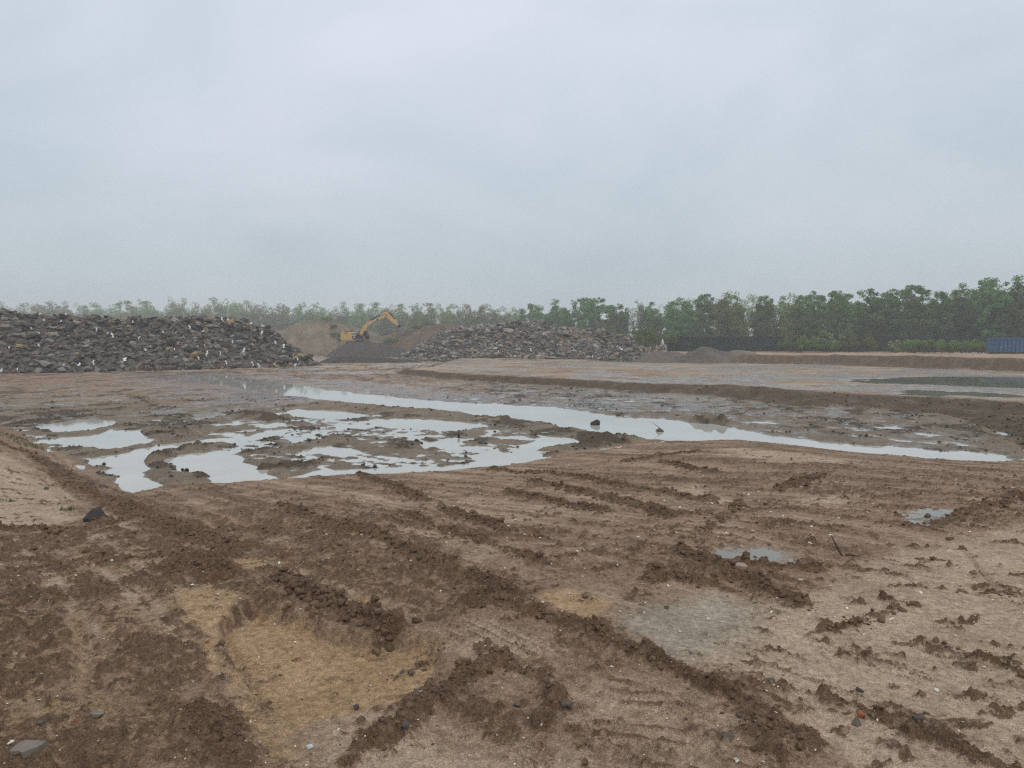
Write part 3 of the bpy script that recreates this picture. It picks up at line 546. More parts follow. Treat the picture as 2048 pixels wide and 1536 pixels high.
def scatter_mesh(name, P, S, mats, base=I0, jit=.22, flat=(.6, 1.0), mi=None, long=(.7, 1.4), smooth=False, seed=1):
    """many small irregular lumps as one mesh"""
    r = np.random.default_rng(seed); B, F = base; n_ = len(P); k = len(B)
    V = B[None] * (1 + jit * r.standard_normal((n_, k, 1))); V = V * np.stack([r.uniform(*long, n_), r.uniform(.7, 1.1, n_), r.uniform(*flat, n_)], 1)[:, None]
    a = r.uniform(0, 6.283, n_); c, s = np.cos(a), np.sin(a); tl = r.uniform(-.5, .5, n_); ct, st_ = np.cos(tl), np.sin(tl)
    x = V[..., 0] * ct[:, None] - V[..., 2] * st_[:, None]; z = V[..., 0] * st_[:, None] + V[..., 2] * ct[:, None]; y = V[..., 1]
    V = np.stack([x * c[:, None] - y * s[:, None], x * s[:, None] + y * c[:, None], z], -1) * np.asarray(S)[:, None, None] + np.asarray(P)[:, None]
    FF = (F[None] + (np.arange(n_) * k)[:, None, None]).reshape(-1, 3)
    return mesh_np(name, V.reshape(-1, 3), FF, mats, smooth, None if mi is None else np.repeat(mi, len(F)))
def rubble_heap(name, crest, slope, bounds, label, mix, nbig, nsmall, nscrap, big, seed, scrap_low=False):
    fz = lambda x, y: ridge_heap(x, y, crest, slope, 1.2, .38, 2.2, seed)
    root = empty(name, (crest[len(crest) // 2][0], crest[len(crest) // 2][1], float(broad(crest[0][0], crest[0][1]))))
    tag(root, label, 'rubble heap', 'rubble heaps'); off = Vector(root.location)
    def put(o, p): o.location = Vector(p) - off
    core = mobj('fines', heap_mesh('fines', fz, *bounds, .45, M_CORE, 0), root); put(core, (0, 0, 0))
    r = np.random.default_rng(seed); x0, x1, y0, y1 = bounds
    def samples(n_, frontal=True):
        X = r.uniform(x0, x1, n_ * 14); Y = r.uniform(y0, y1, n_ * 14); Z = fz(X, Y); g = broad(X, Y)
        e = .3; gx = (fz(X + e, Y) - fz(X - e, Y)) / (2 * e); gy = (fz(X, Y + e) - fz(X, Y - e)) / (2 * e)
        view = (gy > -.25) | (Z > g + 3.3)
        k = np.nonzero((Z > g - .05) & view)[0][:n_]; return X[k], Y[k], np.maximum(Z[k], g[k] + .1), gx[k], gy[k]
    X, Y, Z, gx, gy = samples(nbig); rr = random.Random(seed)
    for i in range(len(X)):
        k = rr.choices(range(6), mix)[0]; me = rr.choice(SL[k]); s = big * math.exp(rr.gauss(-.28, .38)) * (1.5 if rr.random() < .06 else 1)
        if k >= 4: s *= .6
        nrm = Vector((-gx[i], -gy[i], 1)).normalized(); q = nrm.to_track_quat('Z', 'Y') @ Euler((rr.gauss(0, .5), rr.gauss(0, .5), rr.uniform(0, 6.28))).to_quaternion()
        o = mobj('slab', me, root); put(o, (X[i], Y[i], Z[i] + s * .04)); o.rotation_euler = q.to_euler(); o.scale = (s, s, s * rr.uniform(.8, 1.3))
    X, Y, Z, gx, gy = samples(nscrap)
    for i in range(len(X)):
        if scrap_low and Z[i] > 1.2 and rr.random() < .8: continue
        o = mobj('plastic_scrap', rr.choice(SCR), root); s = rr.uniform(.25, .7) * (1.6 if rr.random() < .12 else 1); put(o, (X[i], Y[i] - .12, Z[i] + .1)); o.rotation_euler = (rr.uniform(.5, 1.3) , rr.uniform(-.5, .5), rr.uniform(-.8, .8)); o.scale = (s * 1.05, s * .9, s * .9)
    X, Y, Z, gx, gy = samples(nsmall); S = np.exp(r.normal(-2.0, .6, len(X))).clip(.05, .5)
    mi = r.choice(6, len(X), p=np.array(mix) / sum(mix))
    hi_ = fbm(X / 2.5, Z / 1.8, 2, seed + 40); mi = np.where((hi_ > .62) & (r.random(len(X)) < .5), 4 if mix[4] > .011 else 1, mi)
    o = tag(mobj('small_rubble', scatter_mesh('small_rubble', np.stack([X, Y, Z + S * .2], 1), S, M_CON + [M_OCHRE, M_RED], I0, .2, (.3, .8), mi, (.8, 1.8), seed=seed), root), kind='stuff'); put(o, (0, 0, 0))
    return root
c1 = [(-62, 62, 4.6), (-53, 64.5, 4.75), (-48.5, 66.5, 4.75), (-44.5, 68.5, 4.2), (-39, 71.5, 3.75), (-34, 75, 3.95), (-31, 77.3, 4.05), (-29.2, 79, 3.75), (-28.2, 80, 3.2)]
rubble_heap('rubble_heap', c1, .74, (-74, -14, 50, 96), 'long dark heap of broken concrete, asphalt and white plastic scraps beside the channel', (.20, .32, .24, .21, .012, .015), 300, 9000, 260, .85, 11)
c2 = [(-9.2, 114, 3.3), (-7, 113.5, 3.95), (-1.8, 113, 4.3), (4.3, 113, 4.6), (6.0, 113.5, 4.0), (8.5, 114, 3.1)]
rubble_heap('rubble_heap', c2, .66, (-26, 22, 98, 130), 'grey heap of broken concrete slabs in front of the green trees', (.36, .32, .11, .18, .02, .01), 300, 7000, 60, .95, 23, True)
c3 = [(7.5, 117, 3.5), (11, 117, 3.55), (14.6, 117, 3.35), (16.6, 116.5, 2.5)]
rubble_heap('rubble_heap', c3, .70, (0, 27, 104, 132), 'smaller rubble heap with yellowish brick pieces at the end of the earth bank', (.26, .26, .10, .16, .24, .05), 260, 4500, 14, 1.0, 37)

M_GRAVEL = pm('dark_gravel', (.075, .061, .05), .9, .35, 3, .8, 9); M_SANDH = pm('sand_heap', (.185, .14, .09), .9, .4, .35, .6, 4); M_EARTH = pm('brown_earth', (.14, .095, .062), .9, .35, .5, .7, 3)
M_GREYEARTH = pm('grey_earth', (.135, .108, .084), .9, .3, .6, .7, 4)  # the earth's own grey-brown, for the pointed heap and the gravel tongue
def earth_heap(name, label, cat, crest, slope, bounds, mat, step=.4, amp=.18, ns=1.5, seed=5, fz=None, flat=.5):
    f_ = fz or (lambda x, y: ridge_heap(x, y, crest, slope, flat, amp, ns, seed))
    return tag(mobj(name, heap_mesh(name, f_, *bounds, step, mat, 0)), label, cat), f_
PADY = 151.0
def gravel(x, y):
    a = ridge_heap(x, y, [(-31.8, 147, 1.55), (-28.5, 146.6, 1.72), (-25.4, 147, 1.45)], .72, .5, .10, 1.4, 61)
    d = -sdf(x, y, [(-34.5, 147.5), (-23.5, 147.5), (-23.5, 157), (-34.5, 157)]); b = .80 - .7 * np.maximum(d, 0) + .04 * fbm(x, y, 2, 62)
    return np.maximum(a, b)
earth_heap('gravel_heap', 'dark gravel heap that the yellow excavator stands on', 'gravel heap', None, 0, (-44, -14, 138, 168), M_GRAVEL, .4, fz=gravel)
earth_heap('gravel_heap', 'low dark gravel heap on the flat before the excavator', 'gravel heap', [(*at(672, 720, 91)[:2], -.15), (*at(715, 718, 92)[:2], -.05), (*at(765, 720, 93)[:2], -.25), (*at(820, 722, 94)[:2], -.55)], .5, (-32, -8, 84, 101), M_GRAVEL, .3, .10, 1.2, 63, flat=.4)
_, FSAND = earth_heap('sand_hill', 'pale sand hill with grass patches behind the excavator', 'sand hill', [(-52, 168, 4.4), (-47.5, 168, 6.0), (-43.5, 169, 7.2), (-39.5, 170, 6.0), (-34, 172, 4.0)], .68, (-72, -18, 150, 190), M_SANDH, .6, .5, 4, 65, flat=1.0)
_, FBANK = earth_heap('earth_bank', 'brown earth bank with a grassy top beyond the excavator bucket', 'earth bank', [(-30, 176, 3.2), (-25, 174, 4.2), (-20, 172, 5.4), (-15.5, 170, 5.9), (-9, 172, 5.4), (-2, 175, 4.5)], .95, (-48, 14, 156, 192), M_EARTH, .6, .4, 3, 67, flat=1.4)
earth_heap('sand_heap', 'small pointed heap of grey sand on the far bank', 'sand heap', [(*at(1388, 697, 94)[:2], .6), (*at(1400, 689, 94)[:2], 1.0), (*at(1410, 688, 94)[:2], 1.1), (*at(1435, 695, 95)[:2], .65), (*at(1455, 699, 95)[:2], .4)], .7, (17, 36, 86, 103), M_GREYEARTH, .25, .10, 1.0, 69, flat=.15)
earth_heap('sand_heap', 'low pale sand heap beside the pointed grey heap', 'sand heap', [(*at(1478, 700, 96)[:2], .62), (*at(1490, 701, 96)[:2], .55)], .45, (26, 36, 90, 102), M_SANDH, .25, .06, .8, 71, flat=.4)
earth_heap('gravel_heap', 'low grey gravel tongue between the rubble and the pointed sand heap', 'gravel heap', [(*at(1318, 700, 100)[:2], .45), (*at(1345, 702, 99)[:2], .38)], .5, (14, 28, 92, 108), M_GREYEARTH, .25, .12, .8, 73, flat=.4)

# ================================================================== vegetation
def leaf_mat(name, c0, c1, orand=.35, trans=.35):
    m = bpy.data.materials.new(name); m.use_nodes = True; t = m.node_tree; t.nodes.clear(); L = t.links.new
    out = N(t, 'ShaderNodeOutputMaterial'); d = N(t, 'ShaderNodeBsdfDiffuse'); tr = N(t, 'ShaderNodeBsdfTranslucent'); ms = N(t, 'ShaderNodeMixShader'); ms.inputs[0].default_value = trans
    tcn = N(t, 'ShaderNodeTexCoord'); n_ = N(t, 'ShaderNodeTexNoise'); n_.inputs['Scale'].default_value = 1.1; n_.inputs['Detail'].default_value = 4; L(tcn.outputs['Object'], n_.inputs[0])
    cr = N(t, 'ShaderNodeValToRGB'); ramp(cr, [(.3, c0), (.7, c1)]); L(n_.outputs['Fac'], cr.inputs[0])
    oi = N(t, 'ShaderNodeObjectInfo'); hs = N(t, 'ShaderNodeHueSaturation'); mr = N(t, 'ShaderNodeMapRange'); mr.inputs[3].default_value = 1 - orand; mr.inputs[4].default_value = 1 + orand; L(oi.outputs['Random'], mr.inputs[0]); L(mr.outputs[0], hs.inputs['Value'])
    m2 = N(t, 'ShaderNodeMath', operation='MULTIPLY_ADD'); m2.inputs[1].default_value = .07; m2.inputs[2].default_value = .46; L(oi.outputs['Random'], m2.inputs[0]); L(m2.outputs[0], hs.inputs['Hue'])
    L(cr.outputs[0], hs.inputs['Color']); L(hs.outputs[0], d.inputs[0]); L(hs.outputs[0], tr.inputs[0]); L(d.outputs[0], ms.inputs[1]); L(tr.outputs[0], ms.inputs[2]); L(ms.outputs[0], out.inputs[0]); return m
M_BARK = pm('bark', (.085, .072, .058), .9, .3, 3)
M_LROUND = leaf_mat('dense_leaf', (.115, .205, .066), (.205, .305, .105)); M_LSPR = leaf_mat('spring_leaf', (.18, .25, .085), (.29, .36, .135), .3); M_LBUSH = leaf_mat('bush_leaf', (.115, .195, .050), (.20, .29, .08)); M_TWIG = pm('twig', (.11, .092, .075), .9, .25, 3)
M_LHEDGE = leaf_mat('hedge_leaf', (.13, .19, .045), (.24, .29, .07)); M_BLOS = leaf_mat('blossom', (.50, .52, .46), (.70, .70, .64), .1, .2); M_GRASS = leaf_mat('grass_blade', (.08, .10, .03), (.13, .15, .05))
def leaves(C, R_, n_, size, seed, squash=.8):
    r = np.random.default_rng(seed); C = np.asarray(C); R_ = np.asarray(R_); k = r.choice(len(C), n_, p=R_ ** 2 / (R_ ** 2).sum())
    d = r.standard_normal((n_, 3)); d /= np.linalg.norm(d, axis=1)[:, None]; P = C[k] + d * (R_[k] * r.uniform(.35, 1.05, n_) ** .6)[:, None] * np.array([1, 1, squash])
    a = r.standard_normal((n_, 3)); a /= np.linalg.norm(a, axis=1)[:, None]; b = np.cross(a, r.standard_normal((n_, 3))); b /= np.linalg.norm(b, axis=1)[:, None]
    s = (size * r.uniform(.6, 1.35, n_))[:, None]; V = np.stack([P - a * s * .5, P + b * s * .32, P + a * s * .5, P - b * s * .32], 1)
    return V.reshape(-1, 3), np.arange(n_ * 4).reshape(-1, 4)
def tree_proto(kind, seed):
    """several leaders of unequal height, side limbs on each, leaf clumps along the limbs"""
    r = random.Random(seed); mb = MB(); C = []; R_ = []; H = 13.0
    nl = {'round': r.randint(4, 6), 'slender': r.randint(3, 5), 'bare': 3}[kind]; spread = {'round': 2.3, 'slender': 1.6, 'bare': 1.1}[kind]
    fork = H * r.uniform(.10, .22); r0 = .24 if kind == 'round' else .17
    mb.cyl((0, 0, -.1), (r.uniform(-.1, .1), r.uniform(-.1, .1), fork), r0, r0 * .8, 7)
    for k in range(nl):
        a0 = k / nl * 6.283 + r.uniform(-.5, .5); top = H * (1.0 if k == 0 else (r.uniform(.62, .97) if kind == 'round' else r.uniform(.7, .96))); sp = spread * (.25 if k == 0 else r.uniform(.6, 1.15))
        P = [Vector((0, 0, fork * .95))]
        for q in range(1, 7):
            t = q / 6; P.append(Vector((math.cos(a0) * sp * t ** .6 + r.gauss(0, .12), math.sin(a0) * sp * t ** .6 + r.gauss(0, .12), fork + (top - fork) * t)))
        for q in range(6): mb.cyl(P[q], P[q + 1], max(.02, r0 * .62 * (1 - q / 6.4)), max(.015, r0 * .62 * (1 - (q + 1) / 6.4)), 5)
        nb = {'round': 13, 'slender': 16, 'bare': 16}[kind]
        for i in range(nb):
            t = (i + r.random()) / nb * 5.8; j = int(t); b0 = P[j].lerp(P[j + 1], t - j); a = a0 + r.uniform(-1.7, 1.7) if k else r.uniform(0, 6.283)
            ln = {'round': 2.3, 'slender': 1.5, 'bare': 1.3}[kind] * (1.05 - .62 * t / 6) * r.choice((.45, .75, 1.0, 1.25)); e = b0 + Vector((math.cos(a) * ln, math.sin(a) * ln, ln * r.uniform(-.05, .75)))
            mb.cyl(b0, e, .045, .012, 4)
            for q in range(4 if kind == 'bare' else 1):
                s0 = b0.lerp(e, r.uniform(.3, 1)); mb.cyl(s0, s0 + Vector((r.uniform(-.5, .5), r.uniform(-.5, .5), r.uniform(.4, 1.2))), .018, .006, 3)
            if kind == 'bare':
                if r.random() < .4: C.append(e); R_.append(.4)
                continue
            for q in range(3):
                jt = .2 if kind == 'round' else .42; C.append(b0.lerp(e, r.uniform(.45, 1.1)) + Vector((r.gauss(0, jt), r.gauss(0, jt), r.gauss(0, jt)))); R_.append(r.choice((.26, .38, .5, .68, .85)) if kind == 'round' else r.choice((.4, .5, .65, .85)))
        if kind != 'bare': C.append(P[-1] + Vector((0, 0, -.35))); R_.append(r.uniform(.4, .6))
    if kind == 'round':
        for q in range(16): a = r.uniform(0, 6.28); d = r.uniform(1.0, 2.6); C.append(Vector((math.cos(a) * d, math.sin(a) * d, r.uniform(.8, 3.6)))); R_.append(r.uniform(.5, .9))
    n_, sz = {'round': (9500, .30), 'slender': (6200, .27), 'bare': (330, .2)}[kind]
    V, F = leaves([c[:] for c in C], R_, n_, sz, seed, .72 if kind == 'round' else 1.0); mat = {'round': M_LROUND, 'slender': M_LSPR, 'bare': M_LSPR}[kind]
    return mb.mesh('trunk', M_BARK if kind != 'bare' else M_TWIG), mesh_np('crown', V, F, [mat]), V[:, 2].max()
TP_ = {'round': [tree_proto('round', 10 + i) for i in range(7)], 'slender': [tree_proto('slender', 30 + i) for i in range(8)], 'bare': [tree_proto('bare', 50 + i) for i in range(2)]}
TLAB = {'round': ('leafy_tree', 'dense round-crowned green tree in the row behind the fence', 'dense leafy trees along the boundary'), 'slender': ('spring_tree', 'slender tree with thin fresh spring leaves in the hazy tree line', 'slender spring trees along the boundary'), 'bare': ('bare_tree', 'nearly leafless grey-brown tree standing among the green ones', 'bare trees along the boundary'),
        'bushy': ('leafy_tree', 'bushy green tree of the clump behind the grey rubble heap', 'bushy trees behind the rubble')}
WHERE = [(330, 'beyond the long dark rubble heap'), (560, 'beyond the sloping end of the long rubble heap'), (680, 'beyond the pale sand hill'), (800, 'beyond the yellow excavator'), (905, 'beyond the brown earth bank'), (1010, 'behind the first slope of the grey slab heap'), (1060, 'behind the crest of the grey slab heap'), (1110, 'behind the far shoulder of the grey slab heap'), (1260, 'behind the yellowish rubble heap'), (1330, 'behind the bright green bush'), (1480, 'behind the pointed grey sand heap'), (1575, 'behind the open stretch of dark fence'), (1665, 'behind the large white-blossomed bush'), (1760, 'behind the light green spreading bush'), (1830, 'behind the small white-blossomed bush'), (1990, 'behind the yellow-green hedge'), (9999, 'behind the blue container')]
ROWS = ('in the front row', 'in the second row', 'in the hindmost row')
def add_tree(kind, x, y, h, rnd, wide=1.0, lab=None, u=0, row=0):
    tk, cn, hh = rnd.choice(TP_[kind]); nm, lb, gp = TLAB[lab or kind]; s = h / hh
    t = empty(nm, (x, y, float(broad(x, y)) - .05), rnd.uniform(0, 6.28)); t.scale = (s * wide, s * wide, s); tag(t, {'round': 'dense leafy tree ', 'slender': 'slender spring tree ', 'bare': 'nearly leafless tree '}[kind] + ROWS[row] + ' ' + next(w_ for q, w_ in WHERE if u < q), 'tree', gp)
    mobj('trunk', tk, t); mobj('crown', cn, t); return t
Du = ([-160, 300, 700, 1030, 1200, 1450, 1700, 2048, 2300], [330, 312, 285, 232, 180, 152, 139, 127, 122])
Vu = ([-160, 0, 250, 330, 430, 500, 560, 700, 830, 960, 1000, 1030, 1060, 1130, 1190, 1240, 1300, 1360, 1430, 1500, 1560, 1640, 1700, 1760, 1830, 1862, 1900, 1970, 2012, 2048, 2300], [600, 603, 602, 594, 596, 602, 605, 606, 601, 601, 606, 618, 603, 595, 586, 600, 596, 588, 580, 584, 588, 578, 572, 578, 568, 584, 562, 545, 572, 545, 540])
rt = random.Random(21)
def kind_at(u):
    if 1265 < u < 1300 or 1490 < u < 1522: return 'bare', None
    if u < 1060: return 'slender', None
    if u < 1260: return 'round', 'bushy'
    if u < 1600: return ('slender' if rt.random() < .6 else 'round'), None
    return 'round', None
for row in range(3):
    u = -150.0 + 17 * row
    while u < (1000 if False else 2230):
        k, lab = kind_at(u)
        if row == 2 and u < 1060: k, lab = 'round', None
        if row == 2 and k == 'bare': k = 'slender'
        D = float(np.interp(u, *Du)) + row * (9 if u > 1050 else 12) + rt.uniform(-2.5, 2.5); top = float(np.interp(u, *Vu)) + rt.uniform(-4, 9) + (0, 4, 7 if u > 1060 else 20)[row] + (rt.uniform(0, 14) if rt.random() < .25 else 0)
        x, y, _ = at(u, 684, D); h = EYE + (684 - top) * y / FPX - float(broad(x, y))
        add_tree(k, x, y, max(h, 6), rt, rt.uniform(.85, 1.35) * (1.0 if k == 'round' else 1.15), lab, u, row)
        u += rt.uniform(.75, 1.25) * ((29 if k == 'slender' else 40) if u < 1035 else (34 if k != 'round' else 50)) * (1 if row < 2 else .95)
def bush(name, label, cat, group, x, y, wd, h, mat, seed, n_=2600, blossom=0, size=.17, depth=None):
    r = random.Random(seed); t = empty(name, (x, y, float(broad(x, y)) - .03)); tag(t, label, cat, group); C = []; R_ = []; mb = MB(); depth = depth or wd
    for i in range(max(9, int(wd * 5))):
        a = r.uniform(0, 6.28); q = r.random() ** .5; px, py = math.cos(a) * q * wd * .46, math.sin(a) * q * depth * .46; pz = h * (.25 + .62 * r.random() * (1 - .45 * q * q)); C.append((px, py, pz)); R_.append(r.uniform(.28, .55) * min(1, h / 2) + .08)
        mb.cyl((px * .4, py * .4, -.05), (px, py, pz), .03, .01, 4)
    mb.build('stem', M_BARK, t); V, F = leaves(C, R_, n_, size, seed); mobj('foliage', mesh_np('foliage', V, F, [mat]), t)
    if blossom: V, F = leaves([c for c in C if c[2] > h * .4] or C, [q * 1.08 for q, c in zip(R_, C) if c[2] > h * .4] or R_, blossom, .14, seed + 1); mobj('blossom', mesh_np('blossom', V, F, [M_BLOS]), t)
    return t
def px_bush(u, vtop, wpx, D, **k):
    x, y, z = at(u, vtop, D); return dict(x=x, y=y, wd=wpx * D / FPX, h=z - float(broad(x, y)), **k)
bush('bush', 'bright green bush just beyond the yellowish rubble heap', 'bush', None, **px_bush(1300, 648, 120, 124, mat=M_LBUSH, seed=3, n_=6000, size=.22))
bush('bush', 'round green bush at the open end of the dark fence', 'bush', None, **px_bush(1592, 668, 66, 117, mat=M_LBUSH, seed=4))
bush('flowering_bush', 'large bush covered with white blossom before the trees', 'bush', None, **px_bush(1648, 655, 86, 118, mat=M_LBUSH, seed=5, blossom=480, n_=3600))
bush('bush', 'light green spreading bush beside the large white-blossomed bush', 'bush', None, **px_bush(1716, 662, 92, 119, mat=M_LHEDGE, seed=6, n_=3600))
bush('flowering_bush', 'small bush with white blossom at the end of the long hedge', 'bush', None, **px_bush(1792, 677, 40, 112, mat=M_LBUSH, seed=7, blossom=200, n_=1200))
for i, u in enumerate((1822, 1858, 1894, 1930, 1966, 2000, 2036)):
    bush('hedge_shrub', 'yellow-green leafy shrub of the hedge beside the blue container', 'shrub', 'shrubs of the hedge beside the container', **px_bush(u, 674 + rt.uniform(-3, 3), 62, 110 + rt.uniform(-.6, .6), mat=M_LHEDGE, seed=70 + i, n_=2600, depth=2.2))
for i, u in enumerate([-90, -30, 30, 95, 160, 220, 290, 350, 410, 470, 530, 600, 670, 730, 790, 850, 905, 960, 1010, 570, 640, 700, 760, 820, 880, 930, 985, 1030, 1080, 1140, 1200, 1250, 1340, 1420, 1500, 1580, 1660, 1740, 1830, 1910, 1990, 2060]):
    D = float(np.interp(u, *Du)) + rt.uniform(2, 9); bush('understorey_bush', 'dark low bush growing between the trunks of the tree line', 'bush', 'undergrowth between the trunks', **px_bush(u, 684 - rt.uniform(18, 34) * (160 / D if u > 1050 else 1.15), 95, D, mat=M_LROUND, seed=120 + i, n_=2000, size=.3))
# scrub on the sand hill and the earth bank
for i, (u, D, fz_, wd) in enumerate([(664, 166, FSAND, 3.2), (672, 164, FSAND, 2.6), (655, 169, FSAND, 3.0), (681, 163, FSAND, 2.4), (690, 165, FSAND, 2.0), (765, 171, FBANK, 2.6), (780, 170.5, FBANK, 2.6), (790, 170, FBANK, 3), (812, 170.5, FBANK, 2.6), (835, 171, FBANK, 3.2), (860, 171, FBANK, 3)]):
    x = (u - 1024) / FPX * D; b_ = bush('scrub', 'low green scrub growing on the sand hill' if i < 5 else 'low green scrub growing on top of the brown earth bank', 'scrub', 'scrub on the sand hill' if i < 5 else 'scrub on the earth bank', x, D, wd, 1.1, M_LBUSH, 200 + i, 900, size=.2)
    b_.location.z = float(fz_(np.array([x]), np.array([float(D)]))[0]) - .15

# ================================================================== fence and container
M_FENCE = pm('dark_screen', (.022, .028, .024), .85, .3, 2, .2, 10); M_POST = pm('fence_post', (.05, .05, .05), .6, .2, 4)
fr = empty('screen_fence', (*at(1335, 700, 125)[:2], 0)); tag(fr, 'long dark screening fence in front of the tree trunks', 'fence'); o0 = Vector(fr.location)
fx0, fy0 = at(1335, 684, 125)[:2]; fx1, fy1 = at(2120, 684, 117)[:2]; nf = 17
for i in range(nf + 1):
    t = i / nf; x, y = fx0 + (fx1 - fx0) * t, fy0 + (fy1 - fy0) * t; g = float(broad(x, y))
    MB().box((0, 0, 1.33), (.09, .09, 2.75)).build('post', M_POST, fr, loc=(x - o0.x, y - o0.y, g - .05 - o0.z))
    if i < nf:
        x2, y2 = fx0 + (fx1 - fx0) * (i + .5) / nf, fy0 + (fy1 - fy0) * (i + .5) / nf; Lp = math.hypot(fx1 - fx0, fy1 - fy0) / nf
        o = MB().box((0, 0, 1.33 + rt.uniform(-.05, .05)), (Lp - .12, .03, 2.5)).build('screen_panel', M_FENCE, fr, loc=(x2 - o0.x, y2 - o0.y, g - o0.z)); o.rotation_euler.z = math.atan2(fy1 - fy0, fx1 - fx0)
M_BLUE = pm('blue_paint', (.035, .105, .22), .5, .25, 2.5, .2, 10, var2=(.06, .15, .28)); M_BLUE2 = pm('dark_blue_paint', (.035, .08, .15), .5, .25, 3); M_NET = pm('green_tarp', (.10, .15, .09), .8, .3, 3); M_RUST = pm('rusty_steel', (.10, .06, .04), .8, .4, 5)
cx, cy = at(1997, 708, 101.5)[:2]; cz = float(broad(cx + 3, cy + 1)) + .0
ct = empty('waste_container', (cx, cy, cz), math.radians(4)); tag(ct, 'blue steel waste container with vertical ribs beside the hedge', 'container')
CL_, CW, CH = 6.2, 2.4, 2.12
MB().box((CL_ / 2, CW / 2, .22), (CL_, CW, .12)).build('floor', M_RUST, ct)
for y_ in (.03, CW - .03): MB().box((CL_ / 2, y_, .28 + (CH - .4) / 2), (CL_ - .1, .05, CH - .4)).build('side_panel', M_BLUE, ct)
for x_ in (.03, CL_ - .03): MB().box((x_, CW / 2, .28 + (CH - .4) / 2), (.05, CW - .16, CH - .4)).build('end_panel', M_BLUE, ct)
for i in range(11):
    for y_ in (-.045, CW + .045): MB().box((.12 + i * (CL_ - .24) / 10, y_, .22 + (CH - .3) / 2), (.12, .09, CH - .3)).build('rib', M_BLUE2, ct)
for y_ in (-.03, CW + .03): MB().box((CL_ / 2, y_, CH - .07), (CL_ + .1, .14, .14)).build('top_rail', M_BLUE, ct)
for x_ in (0.0, CL_): MB().box((x_, CW / 2, CH - .07), (.13, CW - .1, .13)).build('end_rail', M_BLUE, ct)
for y_ in (.5, CW - .5): MB().box((CL_ / 2, y_, .08), (CL_ - .2, .16, .16)).build('skid', M_RUST, ct)
mb = MB()
for i in range(8): mb.box((.35 + i * (CL_ - .7) / 7, CW / 2, CH + .03 + .03 * math.sin(i * 2.1)), ((CL_ - .5) / 7, CW - .15, .08))
mb.build('tarpaulin', M_NET, ct)

# ================================================================== excavator
M_YEL = pm('machine_yellow', (.62, .37, .12), .5, .12, 2.5, .05, 20); M_YELD = pm('dusty_yellow', (.42, .235, .07), .6, .15, 3); M_BLK = pm('machine_black', (.018, .018, .020), .5, .2, 4); M_TRK = pm('track_steel', (.06, .052, .046), .7, .3, 6)
M_CHR = pm('chrome_rod', (.75, .76, .78), .15, .03, 4, metallic=1.0); M_GLS = pm('cab_glass', (.03, .04, .045), .06, .1, 2, spec=.8); M_WHT = pm('white_decal', (.78, .78, .76), .5, .03, 5); M_GREY = pm('dusty_grey_steel', (.20, .19, .18), .6, .2, 5)
ex, ey = at(719, 684, PADY)[:2]; EXZ = .80
E = empty('excavator', (ex, ey, EXZ), math.radians(-3)); tag(E, 'yellow tracked excavator with raised boom standing on the dark gravel heap', 'excavator')
def textmesh(txt, size, name, mat):
    cu = bpy.data.curves.new(name, 'FONT'); cu.body = txt; cu.size = size; cu.extrude = .006; cu.align_x = 'CENTER'; cu.align_y = 'CENTER'; cu.offset = .012
    o = bpy.data.objects.new('tmp', cu); COL.objects.link(o); bpy.context.view_layer.update(); me = bpy.data.meshes.new_from_object(o); bpy.data.objects.remove(o); me.name = name; me.materials.clear(); me.materials.append(mat); return me
for s in (-1, 1):
    yc = s * 1.25; pr = []
    for a in range(0, 181, 30): pr.append((2.0 + .5 * math.sin(math.radians(a)), .52 + .5 * math.cos(math.radians(a))))
    for a in range(180, 361, 30): pr.append((-2.0 + .5 * math.sin(math.radians(a)), .52 + .5 * math.cos(math.radians(a))))
    tr = MB().prism(pr, yc - .29, yc + .29).build('track', M_TRK, E)
    sh = MB()
    for i in range(22): sh.box((-2.0 + i * 4.0 / 21, yc, .03), (.06, .6, .06)); sh.box((-2.0 + i * 4.0 / 21, yc, 1.03), (.06, .6, .06))
    sh.build('track_shoes', M_BLK, tr)
    for x_ in (-2.0, 2.0): MB().cyl((x_, yc - .33, .52), (x_, yc + .33, .52), .36, n=14).build('wheel', M_BLK, tr)
MB().box((0, 0, .75), (2.4, 2.0, .5)).build('undercarriage', M_BLK, E)
MB().cyl((0, 0, .98), (0, 0, 1.22), .75, n=20).build('slew_ring', M_BLK, E)
MB().box((-.75, 0, 1.30), (5.0, 2.7, .18)).build('turntable', M_BLK, E)
MB().prism([(-3.42, 1.28), (-3.5, 1.5), (-3.5, 2.75), (-3.38, 2.95), (-2.9, 2.95), (-2.9, 1.22), (-3.3, 1.22)], -1.5, 1.5).build('counterweight', M_YEL, E, bevel=.05)
hd = MB().prism([(-2.89, 1.24), (-2.89, 2.95), (-1.45, 2.95), (-1.28, 2.75), (-1.1, 1.7), (-1.0, 1.24)], -1.48, 1.42).build('engine_cover', M_YEL, E, bevel=.03)
MB().box((-2.35, -1.49, 2.72), (.75, .03, .14)).build('vent', M_BLK, hd); MB().box((-2.1, .2, 3.0), (1.3, 1.9, .14)).build('hood', M_BLK, E)
MB().cyl((-1.75, .5, 3.0), (-1.75, .5, 3.45), .09, n=10).build('exhaust', M_BLK, E)
for x_ in (-2.6, -1.6): MB().cyl((x_, -1.4, 2.95), (x_, -1.4, 3.3), .02, n=6).build('handrail_post', M_BLK, E)
MB().cyl((-2.6, -1.4, 3.3), (-1.6, -1.4, 3.3), .02, n=6).build('handrail', M_BLK, E)
sp_ = MB().prism([(-.98, 1.42), (-1.25, 2.62), (.1, 2.62), (.55, 2.2), (.95, 2.1), (.95, 1.42)], -1.46, -.55).build('side_locker', M_BLK, E, bevel=.03)
MB().box((-.05, -1.0, 1.34), (2.1, .95, .14)).build('side_step', M_YELD, E)
